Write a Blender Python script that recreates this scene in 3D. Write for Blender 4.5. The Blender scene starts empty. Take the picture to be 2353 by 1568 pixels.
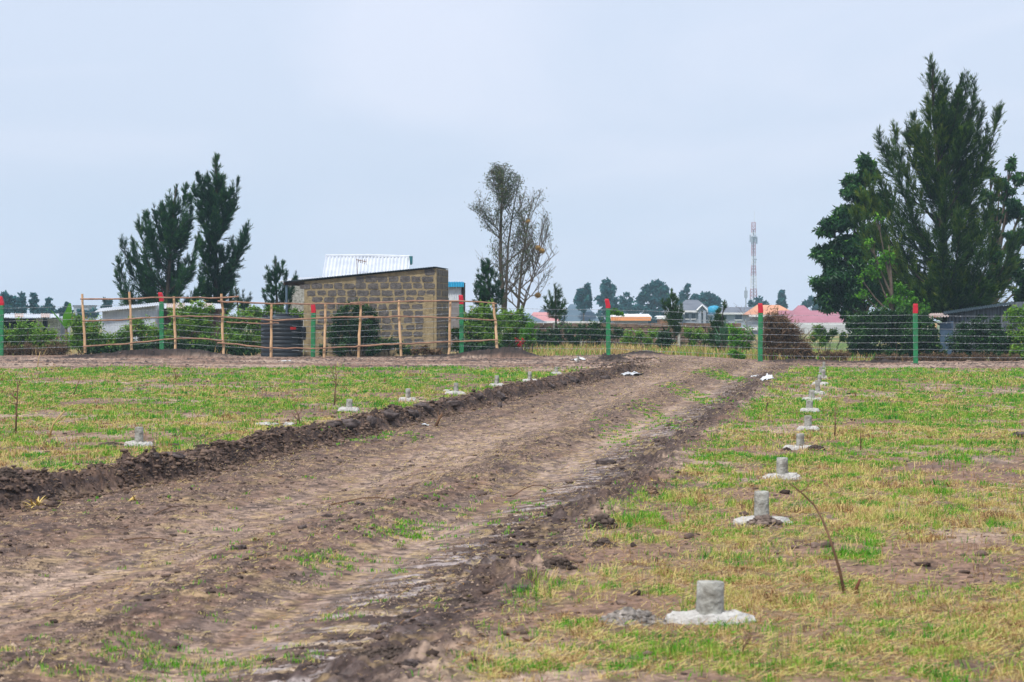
import bpy, math, random
import numpy as np
from mathutils import Vector

# ------------------------------------------------------------------ camera, sky, sun
S = bpy.context.scene
COL = S.collection
CW, FPX, CX, HY, EYE = 2353.0, 5882.5, 1176.5, 721.0, 1.31
cam_d = bpy.data.cameras.new("camera"); cam = bpy.data.objects.new("camera", cam_d); COL.objects.link(cam)
cam.location = (0, 0, EYE); cam.rotation_euler = (math.radians(90), 0, 0)
cam_d.sensor_width = 36; cam_d.lens = 90.0
cam_d.shift_y = -(784.2 - HY) / CW
cam_d.clip_start = 0.1; cam_d.clip_end = 8000
cam_d.dof.use_dof = True; cam_d.dof.focus_distance = 48; cam_d.dof.aperture_fstop = 11
S.camera = cam
S.view_settings.view_transform = 'Standard'; S.view_settings.look = 'None'
S.view_settings.exposure = 0.0; S.view_settings.gamma = 1.0
S.render.engine = 'CYCLES'
S.cycles.max_bounces = 5; S.cycles.diffuse_bounces = 2; S.cycles.glossy_bounces = 2
S.cycles.transmission_bounces = 3; S.cycles.volume_bounces = 0; S.cycles.transparent_max_bounces = 6
S.cycles.volume_step_rate = 4

SUN_EL, SUN_AZ = math.radians(56), math.radians(-150)     # azimuth measured from +Y towards +X: behind the camera, a little left
w = bpy.data.worlds.new("World"); S.world = w; w.use_nodes = True
nt = w.node_tree; nt.nodes.clear()
def wn(t, **k):
    n = nt.nodes.new(t)
    for a, b in k.items(): setattr(n, a, b)
    return n
out = wn('ShaderNodeOutputWorld')
sky = wn('ShaderNodeTexSky', sky_type='NISHITA'); sky.sun_disc = False
sky.sun_elevation = SUN_EL; sky.sun_rotation = SUN_AZ; sky.dust_density = 3
bg1 = wn('ShaderNodeBackground'); bg1.inputs[1].default_value = 0.1
nt.links.new(sky.outputs[0], bg1.inputs[0])
tc = wn('ShaderNodeTexCoord'); mp = wn('ShaderNodeMapping'); mp.inputs['Scale'].default_value = (3.0, 3.0, 9.0)
mp.inputs['Location'].default_value = (1.3, 0.4, 0.2)
nt.links.new(tc.outputs['Generated'], mp.inputs[0])
nz = wn('ShaderNodeTexNoise'); nz.inputs['Scale'].default_value = 1.6; nz.inputs['Detail'].default_value = 5; nz.inputs['Roughness'].default_value = 0.5
nz.inputs['Distortion'].default_value = 0.6
nt.links.new(mp.outputs[0], nz.inputs['Vector'])
cr = wn('ShaderNodeValToRGB')
cr.color_ramp.elements[0].position = 0.40; cr.color_ramp.elements[0].color = (0.62, 0.69, 0.84, 1)
cr.color_ramp.elements[1].position = 0.62; cr.color_ramp.elements[1].color = (0.70, 0.745, 0.885, 1)
nt.links.new(nz.outputs[0], cr.inputs[0])
bg2 = wn('ShaderNodeBackground'); bg2.inputs[1].default_value = 1.24
nt.links.new(cr.outputs[0], bg2.inputs[0])
mx = wn('ShaderNodeMixShader'); mx.inputs[0].default_value = 0.9
nt.links.new(bg1.outputs[0], mx.inputs[1]); nt.links.new(bg2.outputs[0], mx.inputs[2])
nt.links.new(mx.outputs[0], out.inputs[0])

sun_d = bpy.data.lights.new("sun", 'SUN'); sun = bpy.data.objects.new("sun", sun_d); COL.objects.link(sun)
sun_d.energy = 4.3; sun_d.angle = math.radians(5); sun_d.color = (1.0, 0.96, 0.88)
sdir = Vector((math.sin(SUN_AZ) * math.cos(SUN_EL), math.cos(SUN_AZ) * math.cos(SUN_EL), math.sin(SUN_EL)))
sun.rotation_euler = sdir.to_track_quat('Z', 'Y').to_euler()

# ------------------------------------------------------------------ helpers
rng = np.random.default_rng(7)
random.seed(7)

def tag(o, label=None, cat=None, group=None, kind=None):
    if label: o['label'] = label
    if cat: o['category'] = cat
    if group: o['group'] = group
    if kind: o['kind'] = kind
    return o

def empty(name, loc, label, cat, group=None, rz=0):
    o = bpy.data.objects.new(name, None); COL.objects.link(o)
    o.location = loc; o.rotation_euler = (0, 0, rz); o.empty_display_size = 0.1
    return tag(o, label, cat, group)

def link(name, me, parent=None):
    o = bpy.data.objects.new(name, me); COL.objects.link(o)
    if parent: o.parent = parent
    return o

def mesh_np(name, V, F, mats, attr=None, col=None, smooth=False, midx=None):
    """V Nx3, F: int array (M,k) or list of such arrays (tris / quads)."""
    if not isinstance(F, list): F = [F]
    F = [np.asarray(f, dtype=np.int32) for f in F if len(f)]
    me = bpy.data.meshes.new(name)
    V = np.asarray(V, dtype=np.float32)
    me.vertices.add(len(V)); me.vertices.foreach_set('co', V.ravel())
    loops = np.concatenate([f.ravel() for f in F])
    tot = np.concatenate([np.full(len(f), f.shape[1], np.int32) for f in F])
    start = np.concatenate([[0], np.cumsum(tot)[:-1]]).astype(np.int32)
    me.loops.add(len(loops)); me.loops.foreach_set('vertex_index', loops)
    me.polygons.add(len(tot)); me.polygons.foreach_set('loop_start', start); me.polygons.foreach_set('loop_total', tot)
    if smooth: me.polygons.foreach_set('use_smooth', np.ones(len(tot), dtype=bool))
    for m in (mats if isinstance(mats, list) else [mats]): me.materials.append(m)
    if midx is not None: me.polygons.foreach_set('material_index', np.asarray(midx, dtype=np.int32))
    if attr is not None:
        a = me.attributes.new('v', 'FLOAT', 'POINT'); a.data.foreach_set('value', np.asarray(attr, dtype=np.float32))
    if col is not None:
        c = np.ones((len(V), 4), np.float32); c[:, :3] = col
        a = me.attributes.new('Col', 'FLOAT_COLOR', 'POINT'); a.data.foreach_set('color', c.ravel())
    me.update(calc_edges=True)
    return me

class MB:
    """collects shapes and links them as one mesh object"""
    def __init__(s): s.v = []; s.f = []; s.m = []
    def add(s, vs, fs, mi=0):
        b = len(s.v); s.v += [tuple(p) for p in vs]
        s.f += [tuple(i + b for i in f) for f in fs]; s.m += [mi] * len(fs)
    def box(s, c, d, rz=0, mi=0, jit=0.0):
        cx, cy, cz = c; dx, dy, dz = d[0] / 2, d[1] / 2, d[2] / 2
        vs = []
        for z in (-dz, dz):
            for x, y in ((-dx, -dy), (dx, -dy), (dx, dy), (-dx, dy)):
                j = [random.uniform(-jit, jit) for _ in range(3)]
                vs.append((cx + x * math.cos(rz) - y * math.sin(rz) + j[0], cy + x * math.sin(rz) + y * math.cos(rz) + j[1], cz + z + j[2]))
        s.add(vs, [(3, 2, 1, 0), (4, 5, 6, 7), (0, 1, 5, 4), (1, 2, 6, 5), (2, 3, 7, 6), (3, 0, 4, 7)], mi)
    def prism(s, poly, y0, y1, mi=0):
        """poly in (x,z), extruded in y"""
        n = len(poly)
        vs = [(x, y0, z) for x, z in poly] + [(x, y1, z) for x, z in poly]
        fs = [tuple(range(n)), tuple(range(2 * n - 1, n - 1, -1))]
        fs += [(i, i + n, (i + 1) % n + n, (i + 1) % n) for i in range(n)]
        s.add(vs, fs, mi)
    def tube(s, pts, rad, n=6, mi=0, cap=True):
        pts = [Vector(p) for p in pts]
        if not isinstance(rad, (list, tuple)): rad = [rad] * len(pts)
        vs = []; fs = []
        for i, p in enumerate(pts):
            d = (pts[min(i + 1, len(pts) - 1)] - pts[max(i - 1, 0)]).normalized()
            a = d.cross(Vector((0, 1, 0)) if abs(d.y) < .8 else Vector((1, 0, 0))).normalized(); b = d.cross(a)
            for k in range(n):
                t = 2 * math.pi * k / n
                vs.append(p + (a * math.cos(t) + b * math.sin(t)) * rad[i])
        for i in range(len(pts) - 1):
            for k in range(n):
                fs.append((i * n + k, i * n + (k + 1) % n, (i + 1) * n + (k + 1) % n, (i + 1) * n + k))
        if cap:
            fs.append(tuple(range(n - 1, -1, -1))); e = (len(pts) - 1) * n; fs.append(tuple(e + k for k in range(n)))
        s.add(vs, fs, mi)
    def lathe(s, prof, n=24, c=(0, 0, 0), mi=0, jit=0.0, sx=1.0):
        vs = []; fs = []
        ph = [1 + random.uniform(-jit, jit) for _ in range(n)]
        ph = [(ph[i] + ph[i - 1] + ph[(i + 1) % n]) / 3 for i in range(n)]
        for r, z in prof:
            for k in range(n):
                t = 2 * math.pi * k / n
                vs.append((c[0] + r * ph[k] * sx * math.cos(t), c[1] + r * ph[k] * math.sin(t), c[2] + z + (random.uniform(-jit, jit) * .05)))
        for i in range(len(prof) - 1):
            for k in range(n):
                fs.append((i * n + k, i * n + (k + 1) % n, (i + 1) * n + (k + 1) % n, (i + 1) * n + k))
        fs.append(tuple(range(n - 1, -1, -1))); e = (len(prof) - 1) * n; fs.append(tuple(e + k for k in range(n)))
        s.add(vs, fs, mi)
    def build(s, name, mats, parent=None, smooth=False, bevel=0):
        me = bpy.data.meshes.new(name); me.from_pydata(s.v, [], s.f)
        for m in (mats if isinstance(mats, list) else [mats]): me.materials.append(m)
        me.polygons.foreach_set('material_index', s.m)
        if smooth: me.polygons.foreach_set('use_smooth', [True] * len(s.f))
        me.update()
        o = link(name, me, parent)
        if bevel:
            b = o.modifiers.new('bevel', 'BEVEL'); b.width = bevel; b.segments = 2; b.limit_method = 'ANGLE'
        return o

def W(px, py, Z): return ((px - CX) / FPX * Z, Z, EYE - (py - HY) / FPX * Z)
def PXM(Z): return FPX / Z          # photo px per metre

# numpy noise ------------------------------------------------------
_T = np.random.default_rng(3).random((512, 512)).astype(np.float32)
def vnoise(x, y):
    xi = np.floor(x).astype(np.int64); yi = np.floor(y).astype(np.int64)
    fx = (x - xi); fy = (y - yi)
    fx = fx * fx * (3 - 2 * fx); fy = fy * fy * (3 - 2 * fy)
    a = _T[xi & 511, yi & 511]; b = _T[(xi + 1) & 511, yi & 511]; c = _T[xi & 511, (yi + 1) & 511]; d = _T[(xi + 1) & 511, (yi + 1) & 511]
    return (a * (1 - fx) + b * fx) * (1 - fy) + (c * (1 - fx) + d * fx) * fy
def fbm(x, y, o=4, g=.5):
    r = 0; a = 1; t = 0
    for i in range(o):
        r = r + a * vnoise(x + 17.3 * i, y + 31.7 * i); t += a; a *= g; x = x * 2.03; y = y * 2.03
    return r / t
def sstep(a, b, x):
    t = np.clip((x - a) / (b - a), 0, 1); return t * t * (3 - 2 * t)
def bell(x, c, s_): return np.exp(-((x - c) / s_) ** 2)

# ------------------------------------------------------------------ the lie of the land
MOUNDS = [  # px, Z, sx(m), sz(m), height
    (395, 76.6, 1.6, 0.75, .26), (240, 76.2, 1.2, .65, .10), (1125, 76.5, 1.0, .75, .24), (1185, 76.2, .6, .6, .16), (985, 76.6, .9, .5, .07),
    (1480, 77.5, .6, .6, .13), (1405, 66.0, .35, 1.4, .16), (1410, 73.5, .5, .8, .07), (1850, 76.0, 1.0, .5, .12), (2020, 75.4, 1.0, .5, .08)]
MX = [((m[0] - CX) / FPX * m[1], m[1], m[2], m[3], m[4]) for m in MOUNDS]
def road_t(X, Z):
    wob = (vnoise(Z * .25 + 5, Z * 0 + 3.3) - .5) * .18
    return X - (.1325 * Z - 3.53) + wob
def smooth_g(X, Z):
    X = np.asarray(X, float); Z = np.asarray(Z, float)
    g = -.0042 * np.clip(Z - 88, 0, 420)
    g = g - .15 * sstep(4.5, 9, X) * sstep(40, 74, Z) * (1 - sstep(95, 140, Z))
    g = g + .05 * bell(X, 3.8, 2.2) * sstep(50, 74, Z) * (1 - sstep(80, 90, Z))
    for mx_, mz_, sx_, sz_, h_ in MX:
        g = g + h_ * np.exp(-np.abs((X - mx_) / sx_) ** 2.6 - ((Z - mz_) / sz_) ** 2)
    return g
def berm_w(Z): return 1 - sstep(55, 62, Z)
def ground_full(X, Z):
    t = road_t(X, Z)
    g = smooth_g(X, Z)
    inroad = sstep(-1.92, -1.72, t - np.interp(Z, [8, 16, 18, 20.5, 25, 32, 40, 48, 56], [-.55, -.36, -.26, 0, .05, .12, .15, .42, .5])) * (1 - sstep(1.8, 2.05, t)) * (1 - sstep(66, 74, Z))
    bw = berm_w(Z)
    amp = (.50 + .75 * fbm(Z * .9, X * 0 + 9.1, 3)) 
    edge = (fbm(X * 2.2, Z * 2.2, 3) - .5) * .16
    tb = t + edge - np.interp(Z, [8, 16, 18, 20.5, 25, 32, 40, 48, 56], [-.55, -.36, -.26, 0, .05, .12, .15, .42, .5])
    bank = (1 - sstep(-1.87, -1.73, tb)) * sstep(-2.22, -1.95, tb)
    bank = bank * bw * amp
    lump = fbm(X * 5.5, Z * 4.5, 4, .62)
    g = g + bank * (.115 + .13 * (lump - .5) + .10 * (fbm(X * 15, Z * 11, 3, .7) - .5) + .25 * np.clip(fbm(X * 9 + 3, Z * 7, 2) - .58, 0, 1))
    # field slightly higher than the graded road
    fld = (1 - inroad)
    g = g + .045 * fld * (Z < 72) * 1.0
    # ruts and crowns of the road
    ruts = -.04 * bell(t, 1.05, .28) - .035 * bell(t, -.35, .34) + .022 * bell(t, .5, .3) + .02 * bell(t, -1.25, .35) + .012 * bell(t, 1.75, .14)
    ruts = ruts + .012 * (fbm(t * 9 + 3, Z * .8 + 2, 3, .6) - .5) - .012 * bell(t, .42, .06) - .012 * bell(t, -.92, .06)
    g = g + ruts * inroad
    rough = np.clip(.28 + .75 * bell(t, .55, .25) + 1.1 * bell(t, 1.75, .25) + .6 * bell(t, -1.3, .35) - .2 * bell(t, 1.05, .25), .12, 1.5)
    pm = sstep(.42, .62, fbm(X * .9 + 4, Z * .5, 3))
    n1 = fbm(X * 8, Z * 10, 4, .65) - .5
    n2 = fbm(X * 26, Z * 19, 2, .6) - .5
    cl = np.clip(fbm(X * 13 + 9, Z * 10, 2) - .60, 0, 1)
    g = g + inroad * rough * (.022 * n1 + .022 * n2 + (.05 + .06 * pm) * cl)
    redge = bell(t, 1.95, .22) * (1 - sstep(50, 58, Z)) * sstep(.38, .6, fbm(Z * .8 + 11, X * .2, 2))
    g = g + redge * (.035 + .10 * n1 + .2 * cl)
    # scraped side ground and field
    g = g + fld * (1 - np.clip(bank * 2, 0, 1)) * (.022 * n1 + .008 * n2) * (Z < 90)
    trk = sstep(58, 61, Z) * (1 - sstep(74, 77, Z)) * fld
    g = g + trk * (.03 * n1 + .25 * cl * .5)
    mnd = 0 * X
    for mx_, mz_, sx_, sz_, h_ in MX:
        mnd = mnd + np.exp(-((X - mx_) / sx_) ** 2 - ((Z - mz_) / sz_) ** 2)
    g = g + np.clip(mnd, 0, 1) * (.09 * n1 + .14 * cl)
    return g, t, inroad, bank, lump, n1, n2, cl, mnd
def g1(X, Z): return float(smooth_g(np.array([X]), np.array([Z]))[0])
def gfull1(X, Z): return float(ground_full(np.array([float(X)]), np.array([float(Z)]))[0][0])
def G(px, py):
    """the point where the land is met at a place of the photograph"""
    Z = np.exp(np.linspace(math.log(8.2), math.log(95), 6000)); X = (px - CX) / FPX * Z
    g = ground_full(X, Z)[0]
    hit = np.nonzero(EYE - (py - HY) / FPX * Z <= g)[0]
    i = hit[0] if len(hit) else -1
    return (float(X[i]), float(Z[i]), float(g[i]))

def Gf(px, py):
    Z = (EYE - .05) * FPX / (py - HY)
    for _ in range(20):
        X = (px - CX) / FPX * Z; Z = .5 * Z + .5 * (EYE - g1(X, Z) - .045) * FPX / (py - HY)
    X = (px - CX) / FPX * Z; return (X, Z, g1(X, Z) + .045)

def grass_mask(X, Z):
    """0..1 how much the turf covers, and 0..1 how green it is"""
    t = road_t(X, Z)
    left = t < 0
    n = fbm(X * .8 + 2, Z * .38 + 7, 4, .55)
    n3 = fbm(X * 3.1 + 12, Z * 1.9, 3, .6)
    cov = sstep(.42, .52, n * .5 + n3 * .5)
    cov = .05 + .95 * cov
    cov = cov * np.where(left, 1 - sstep(-2.62, -2.32, t), sstep(1.95, 2.35, t))
    lim = 60 + 1.2 * (vnoise(X * 1.3, Z * .1) - .5) * 2
    lim = np.where(left, lim, lim + 4.5)
    cov = cov * (1 - sstep(lim - 1.0, lim, Z))
    # bare scraped patches
    for px, py, sx_, sz_, k in ((1630, 1445, .27, .35, .75), (1750, 1212, .26, .4, .8), (1797, 1106, .25, .4, .7), (1850, 1040, .3, .5, .75), (1860, 992, .35, .5, .7), (1875, 953, .4, .6, .7), (1862, 924, .3, .6, .6), (319, 1029, .4, .5, .5), (2180, 1330, .35, .3, .6), (1600, 1210, .3, .3, .5), (2290, 1240, .4, .4, .5), (1900, 1480, .3, .25, .6), (1330, 1290, .55, .8, .9), (1480, 1300, .5, .6, .8), (120, 1075, .8, .8, .7), (960, 985, .3, .7, .6), (330, 1035, .7, .5, .8), (700, 962, 1.8, .8, .75), (450, 935, .6, 1., .3),
                                (1180, 1500, .35, .5, .75), (2150, 1400, .35, .3, .7), (1700, 1220, .25, .3, .8), (1450, 1410, .25, .3, 1.), (2200, 1125, 1.2, .5, .6), (2050, 1045, 2., .6, .4)):
        zc = EYE * FPX / (py - HY); xc = (px - CX) / FPX * zc
        cov = cov * (1 - k * np.exp(-((X - xc) / sx_) ** 2 - ((Z - zc) / sz_) ** 2))
    green = sstep(.43, .57, fbm(X * .55 + 30, Z * .30 + 3, 4, .6)) * .75 + .25 * sstep(.4, .6, n3)
    green = np.clip(green + .34 * sstep(22, 44, Z) * np.where(left, .85, 1.0) - .06 * (1 - sstep(11, 26, Z)), 0, 1)
    return cov, green

# ------------------------------------------------------------------ materials
MATS = {}
def mat(name, col, rough=.8, noise=None, bump=0, metal=0, scale=8, spec=.3, coord='Object', stretch=None):
    """procedural: base colour varied by two noises; noise = (other colour, amount)"""
    if name in MATS: return MATS[name]
    m = bpy.data.materials.new(name); m.use_nodes = True; t = m.node_tree; b = t.nodes['Principled BSDF']
    b.inputs['Roughness'].default_value = rough; b.inputs['Metallic'].default_value = metal
    b.inputs['Specular IOR Level'].default_value = spec
    tc = t.nodes.new('ShaderNodeTexCoord'); src = tc.outputs[coord]
    if stretch:
        mp = t.nodes.new('ShaderNodeMapping'); mp.inputs['Scale'].default_value = stretch; t.links.new(src, mp.inputs[0]); src = mp.outputs[0]
    n = t.nodes.new('ShaderNodeTexNoise'); n.inputs['Scale'].default_value = scale; n.inputs['Detail'].default_value = 6; n.inputs['Roughness'].default_value = .65
    t.links.new(src, n.inputs['Vector'])
    r = t.nodes.new('ShaderNodeValToRGB'); r.color_ramp.elements[0].position = .35; r.color_ramp.elements[1].position = .65
    c2 = noise if noise else tuple(c * .75 for c in col)
    r.color_ramp.elements[0].color = (*c2, 1); r.color_ramp.elements[1].color = (*col, 1)
    t.links.new(n.outputs[0], r.inputs[0]); t.links.new(r.outputs[0], b.inputs['Base Color'])
    if bump:
        bp = t.nodes.new('ShaderNodeBump'); bp.inputs['Strength'].default_value = bump; bp.inputs['Distance'].default_value = .02
        n2 = t.nodes.new('ShaderNodeTexNoise'); n2.inputs['Scale'].default_value = scale * 4; n2.inputs['Detail'].default_value = 4
        t.links.new(src, n2.inputs['Vector']); t.links.new(n2.outputs[0], bp.inputs['Height']); t.links.new(bp.outputs[0], b.inputs['Normal'])
    MATS[name] = m; return m

def leafmat(name, stops, trans=.25, rough=.55):
    """colour from the per-leaf attribute v"""
    if name in MATS: return MATS[name]
    m = bpy.data.materials.new(name); m.use_nodes = True; t = m.node_tree; b = t.nodes['Principled BSDF']; o = t.nodes['Material Output']
    a = t.nodes.new('ShaderNodeAttribute'); a.attribute_name = 'v'
    r = t.nodes.new('ShaderNodeValToRGB'); e = r.color_ramp.elements
    while len(e) < len(stops): e.new(.5)
    for i, (p, c) in enumerate(stops): e[i].position = p; e[i].color = (*c, 1)
    t.links.new(a.outputs['Fac'], r.inputs[0]); t.links.new(r.outputs[0], b.inputs['Base Color'])
    b.inputs['Roughness'].default_value = rough; b.inputs['Specular IOR Level'].default_value = .25
    tr = t.nodes.new('ShaderNodeBsdfTranslucent'); t.links.new(r.outputs[0], tr.inputs[0])
    mx = t.nodes.new('ShaderNodeMixShader'); mx.inputs[0].default_value = trans
    t.links.new(b.outputs[0], mx.inputs[1]); t.links.new(tr.outputs[0], mx.inputs[2]); t.links.new(mx.outputs[0], o.inputs[0])
    MATS[name] = m; return m

def soilmat(name):
    m = bpy.data.materials.new(name); m.use_nodes = True; t = m.node_tree; b = t.nodes['Principled BSDF']
    b.inputs['Roughness'].default_value = .95; b.inputs['Specular IOR Level'].default_value = .15
    a = t.nodes.new('ShaderNodeAttribute'); a.attribute_name = 'Col'
    g = t.nodes.new('ShaderNodeNewGeometry')
    n = t.nodes.new('ShaderNodeTexNoise'); n.inputs['Scale'].default_value = 22; n.inputs['Detail'].default_value = 5; n.inputs['Roughness'].default_value = .7
    t.links.new(g.outputs['Position'], n.inputs['Vector'])
    mr = t.nodes.new('ShaderNodeMapRange'); mr.inputs[1].default_value = .3; mr.inputs[2].default_value = .7; mr.inputs[3].default_value = .52; mr.inputs[4].default_value = 1.45
    t.links.new(n.outputs[0], mr.inputs[0])
    v = t.nodes.new('ShaderNodeVectorMath'); v.operation = 'SCALE'
    t.links.new(a.outputs['Color'], v.inputs[0]); t.links.new(mr.outputs[0], v.inputs['Scale'])
    t.links.new(v.outputs[0], b.inputs['Base Color'])
    bp = t.nodes.new('ShaderNodeBump'); bp.inputs['Strength'].default_value = .7; bp.inputs['Distance'].default_value = .012
    n2 = t.nodes.new('ShaderNodeTexNoise'); n2.inputs['Scale'].default_value = 60; n2.inputs['Detail'].default_value = 4
    t.links.new(g.outputs['Position'], n2.inputs['Vector'])
    t.links.new(n2.outputs[0], bp.inputs['Height']); t.links.new(bp.outputs[0], b.inputs['Normal'])
    MATS[name] = m; return m

M_soil = soilmat('soil')

# ------------------------------------------------------------------ ground: one fan-shaped grid round the viewpoint
def build_ground():
    # tangent directions: dense in front, coarse behind
    core = np.linspace(-.255, .255, 1150)
    side = np.linspace(.2555, .62, 230)
    th = np.concatenate([np.radians(np.linspace(-179.9, -33, 56)), -np.arctan(side[::-1]), np.arctan(core), np.arctan(side), np.radians(np.linspace(33, 179.9, 56))])
    zr = [np.linspace(.4, 8.2, 14)]
    inv = np.linspace(1 / 8.5, 1 / 82.0, 900); lg = np.exp(np.linspace(math.log(8.5), math.log(82), 900))
    zr.append((.55 * (1 / inv) + .45 * lg)[:-1])
    zr.append(np.exp(np.linspace(math.log(82), math.log(1080), 80)))
    R = np.concatenate(zr)
    TH, RR = np.meshgrid(th, R)
    # in the front sector rows are lines of equal depth
    c = np.cos(TH); flat = (np.abs(TH) < math.radians(32.5)) & (RR < 400)
    k = np.where(flat, 1 / np.maximum(c, .2), 1.0)
    X = RR * k * np.sin(TH); Z = RR * k * np.cos(TH)
    g, t, inroad, bank, lump, n1, n2, cl, mnd = ground_full(X, Z)
    far = RR > 150
    g = np.where(far | (Z < 1), smooth_g(X, np.maximum(Z, 0)), g)
    # ---- colour of the earth (dry crust, freshly turned dark soil, thatch under the turf)
    light = np.array([.39, .285, .22]); mid = np.array([.18, .114, .083]); dark = np.array([.050, .036, .033]); tan = np.array([.33, .235, .125])
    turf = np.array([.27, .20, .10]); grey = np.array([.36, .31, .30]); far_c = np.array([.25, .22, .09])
    def L(a, b, k): return a * (1 - k[..., None]) + b * k[..., None]
    C = np.broadcast_to(mid, X.shape + (3,)).copy()
    nl = fbm(X * .7 + 3, Z * .45 + 1, 4, .6); nf = fbm(X * 9, Z * 11 + g * 16, 3, .65)
    sl = fbm(t * 6 + 3, Z * .33 + 2, 4, .6)
    tr = np.clip(.95 * bell(t, 1.05, .30) + .75 * bell(t, -.35, .5) + .3 * bell(t, .1, .4), 0, 1) * sstep(.24, .58, nl * .35 + sl * .65)
    C = L(C, light, np.clip(tr + .12 * sstep(.45, .65, nl), 0, 1) * inroad)
    C = L(C, dark * 1.8, .6 * sstep(.50, .64, sl) * inroad)
    tw = t + .10 * (fbm(Z * .5, X * 0 + 2, 2) - .5)
    C = L(C, dark * 1.7, np.clip(.65 * bell(tw, .42, .07) + .6 * bell(tw, -.92, .06) + .5 * bell(tw, -1.4, .08) + .45 * bell(tw, .78, .05) + .4 * bell(tw, -.1, .05), 0, 1) * sstep(.35, .6, fbm(Z * .8, X * 2.0, 3)) * inroad)
    C = L(C, dark * 1.05, np.clip(1.45 * bell(t, 1.70, .36), 0, 1) * sstep(.18, .38, .5 * fbm(X * 2.2, Z * 3 + 5, 3, .6) + .5 * sl) * (1 - inroad * 0) * (1 - sstep(54, 60, Z)) * .9)
    # pale mud smears at the right margin, damp sheen painted in as grey
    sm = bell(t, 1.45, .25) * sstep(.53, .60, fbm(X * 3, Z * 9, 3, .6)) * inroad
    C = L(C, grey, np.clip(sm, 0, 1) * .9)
    dk = np.clip(.85 * bell(t, 1.8, .2) + .50 * bell(t, .55, .28) + .42 * bell(t, -1.25, .4), 0, 1) * sstep(.44, .58, nf * .6 + nl * .4)
    C = L(C, dark * 1.5, dk * inroad * .9)
    C = L(C, tan, inroad * .55 * sstep(.56, .66, fbm(X * 6 + 40, Z * 5, 3, .6)))
    C = L(C, dark * 1.6, np.clip(cl * 7, 0, 1) * inroad * .75)
    # field
    cov, green = grass_mask(X, Z)
    fld = 1 - inroad
    base = L(np.broadcast_to(mid * 1.15, C.shape), light * .85, sstep(.45, .65, nl))
    base = L(base, turf * (.55 + .9 * fbm(X * 7, Z * 5, 3, .7))[..., None], np.clip(cov * 1.1, 0, 1) * .6)
    base = L(base, np.array([.12, .15, .035]), np.clip(cov, 0, 1) * green * .5)
    base = L(base, dark * 2.2, .55 * sstep(.60, .68, fbm(X * 2.4 + 50, Z * 1.5 + 8, 3, .65)))
    C = C * (1 - fld[..., None]) + base * fld[..., None]
    # dirt strip in front of the fence
    stp = sstep(58, 61, Z) * (1 - sstep(78, 82, Z)) * (fld + (1 - fld) * 0)
    sc = L(np.broadcast_to(mid * 1.25, C.shape), light * .9, sstep(.42, .6, fbm(X * .5, Z * .8, 3)))
    sc = L(sc, dark * 1.3, sstep(.52, .62, nf * .5 + fbm(X * .4 + 8, Z * 1.1, 3) * .5))
    stp = stp * np.where((t > 0) & (Z < 64.5), 0, 1)
    C = L(C, sc, stp)
    # bank and mounds of dug soil
    bk = L(np.broadcast_to(dark * 1.15, C.shape), mid * .85, sstep(.46, .62, fbm(X * 13, Z * 9 + g * 22, 3, .7)) * .75)
    C = L(C, bk, np.clip(bank * 2.6, 0, 1))
    C = L(C, dark * .55, np.clip(mnd * 2.4, 0, 1) * .95)
    C = L(C, dark * 1.4, bell(t, 1.97, .16) * (1 - sstep(50, 58, Z)) * sstep(.35, .55, nf) * .9)
    bf = sstep(80, 88, Z)
    C = L(C, L(np.broadcast_to(np.array([.26, .21, .085]), C.shape), np.array([.10, .15, .04]), sstep(.42, .6, fbm(X * .25, Z * .12, 3))), bf)
    ft = fbm(X * 21, Z * 27 + g * 40, 3, .7); ft2 = fbm(X * 55 + 5, Z * 75 + g * 70, 2, .6)
    C = C * (np.clip(.30 + 1.35 * ft + .35 * (ft2 - .5), .3, 1.7) * (1 - .35 * sstep(.60, .68, fbm(X * 11 + 70, Z * 6, 3, .65)) * (Z < 80)))[..., None]
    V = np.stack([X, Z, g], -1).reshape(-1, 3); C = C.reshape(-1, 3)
    nr, nc = X.shape
    idx = np.arange(nr * nc).reshape(nr, nc)
    F = np.stack([idx[:-1, :-1], idx[:-1, 1:], idx[1:, 1:], idx[1:, :-1]], -1)
    # close the seam behind and the small hole under the camera
    seam = np.stack([idx[:-1, -1], idx[:-1, 0], idx[1:, 0], idx[1:, -1]], -1)
    tc_, zc_ = t[:-1, :-1], Z[:-1, :-1]
    bankc = bank[:-1, :-1]; mc = mnd[:-1, :-1]
    cls = np.zeros(tc_.shape, np.int32)
    cls[(zc_ > 59.5) & (zc_ < 78) & (np.abs(X[:-1, :-1]) < 24) & ((tc_ < 0) | (zc_ > 64.5))] = 3
    cls[(tc_ > -1.8) & (tc_ < 2.0) & (zc_ > 0.5) & (zc_ < 76)] = 1
    cls[(bankc > .12) & (zc_ > .5)] = 2
    cls[(mc > .4)] = 4
    names = {0: ('ground', 'ground'), 1: ('dirt_road', 'road'), 2: ('earth_bank', 'bank'), 3: ('dirt_track', 'track'), 4: ('soil_mounds', 'soil')}
    for k, (nm, _) in names.items():
        f = F[cls == k]
        if k == 0: f = np.concatenate([f, seam])
        used = np.zeros(len(V), bool); used[f.ravel()] = True
        mp_ = np.cumsum(used) - 1
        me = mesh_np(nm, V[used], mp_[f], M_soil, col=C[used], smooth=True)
        o = link(nm, me); o['kind'] = 'structure'
build_ground()

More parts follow.
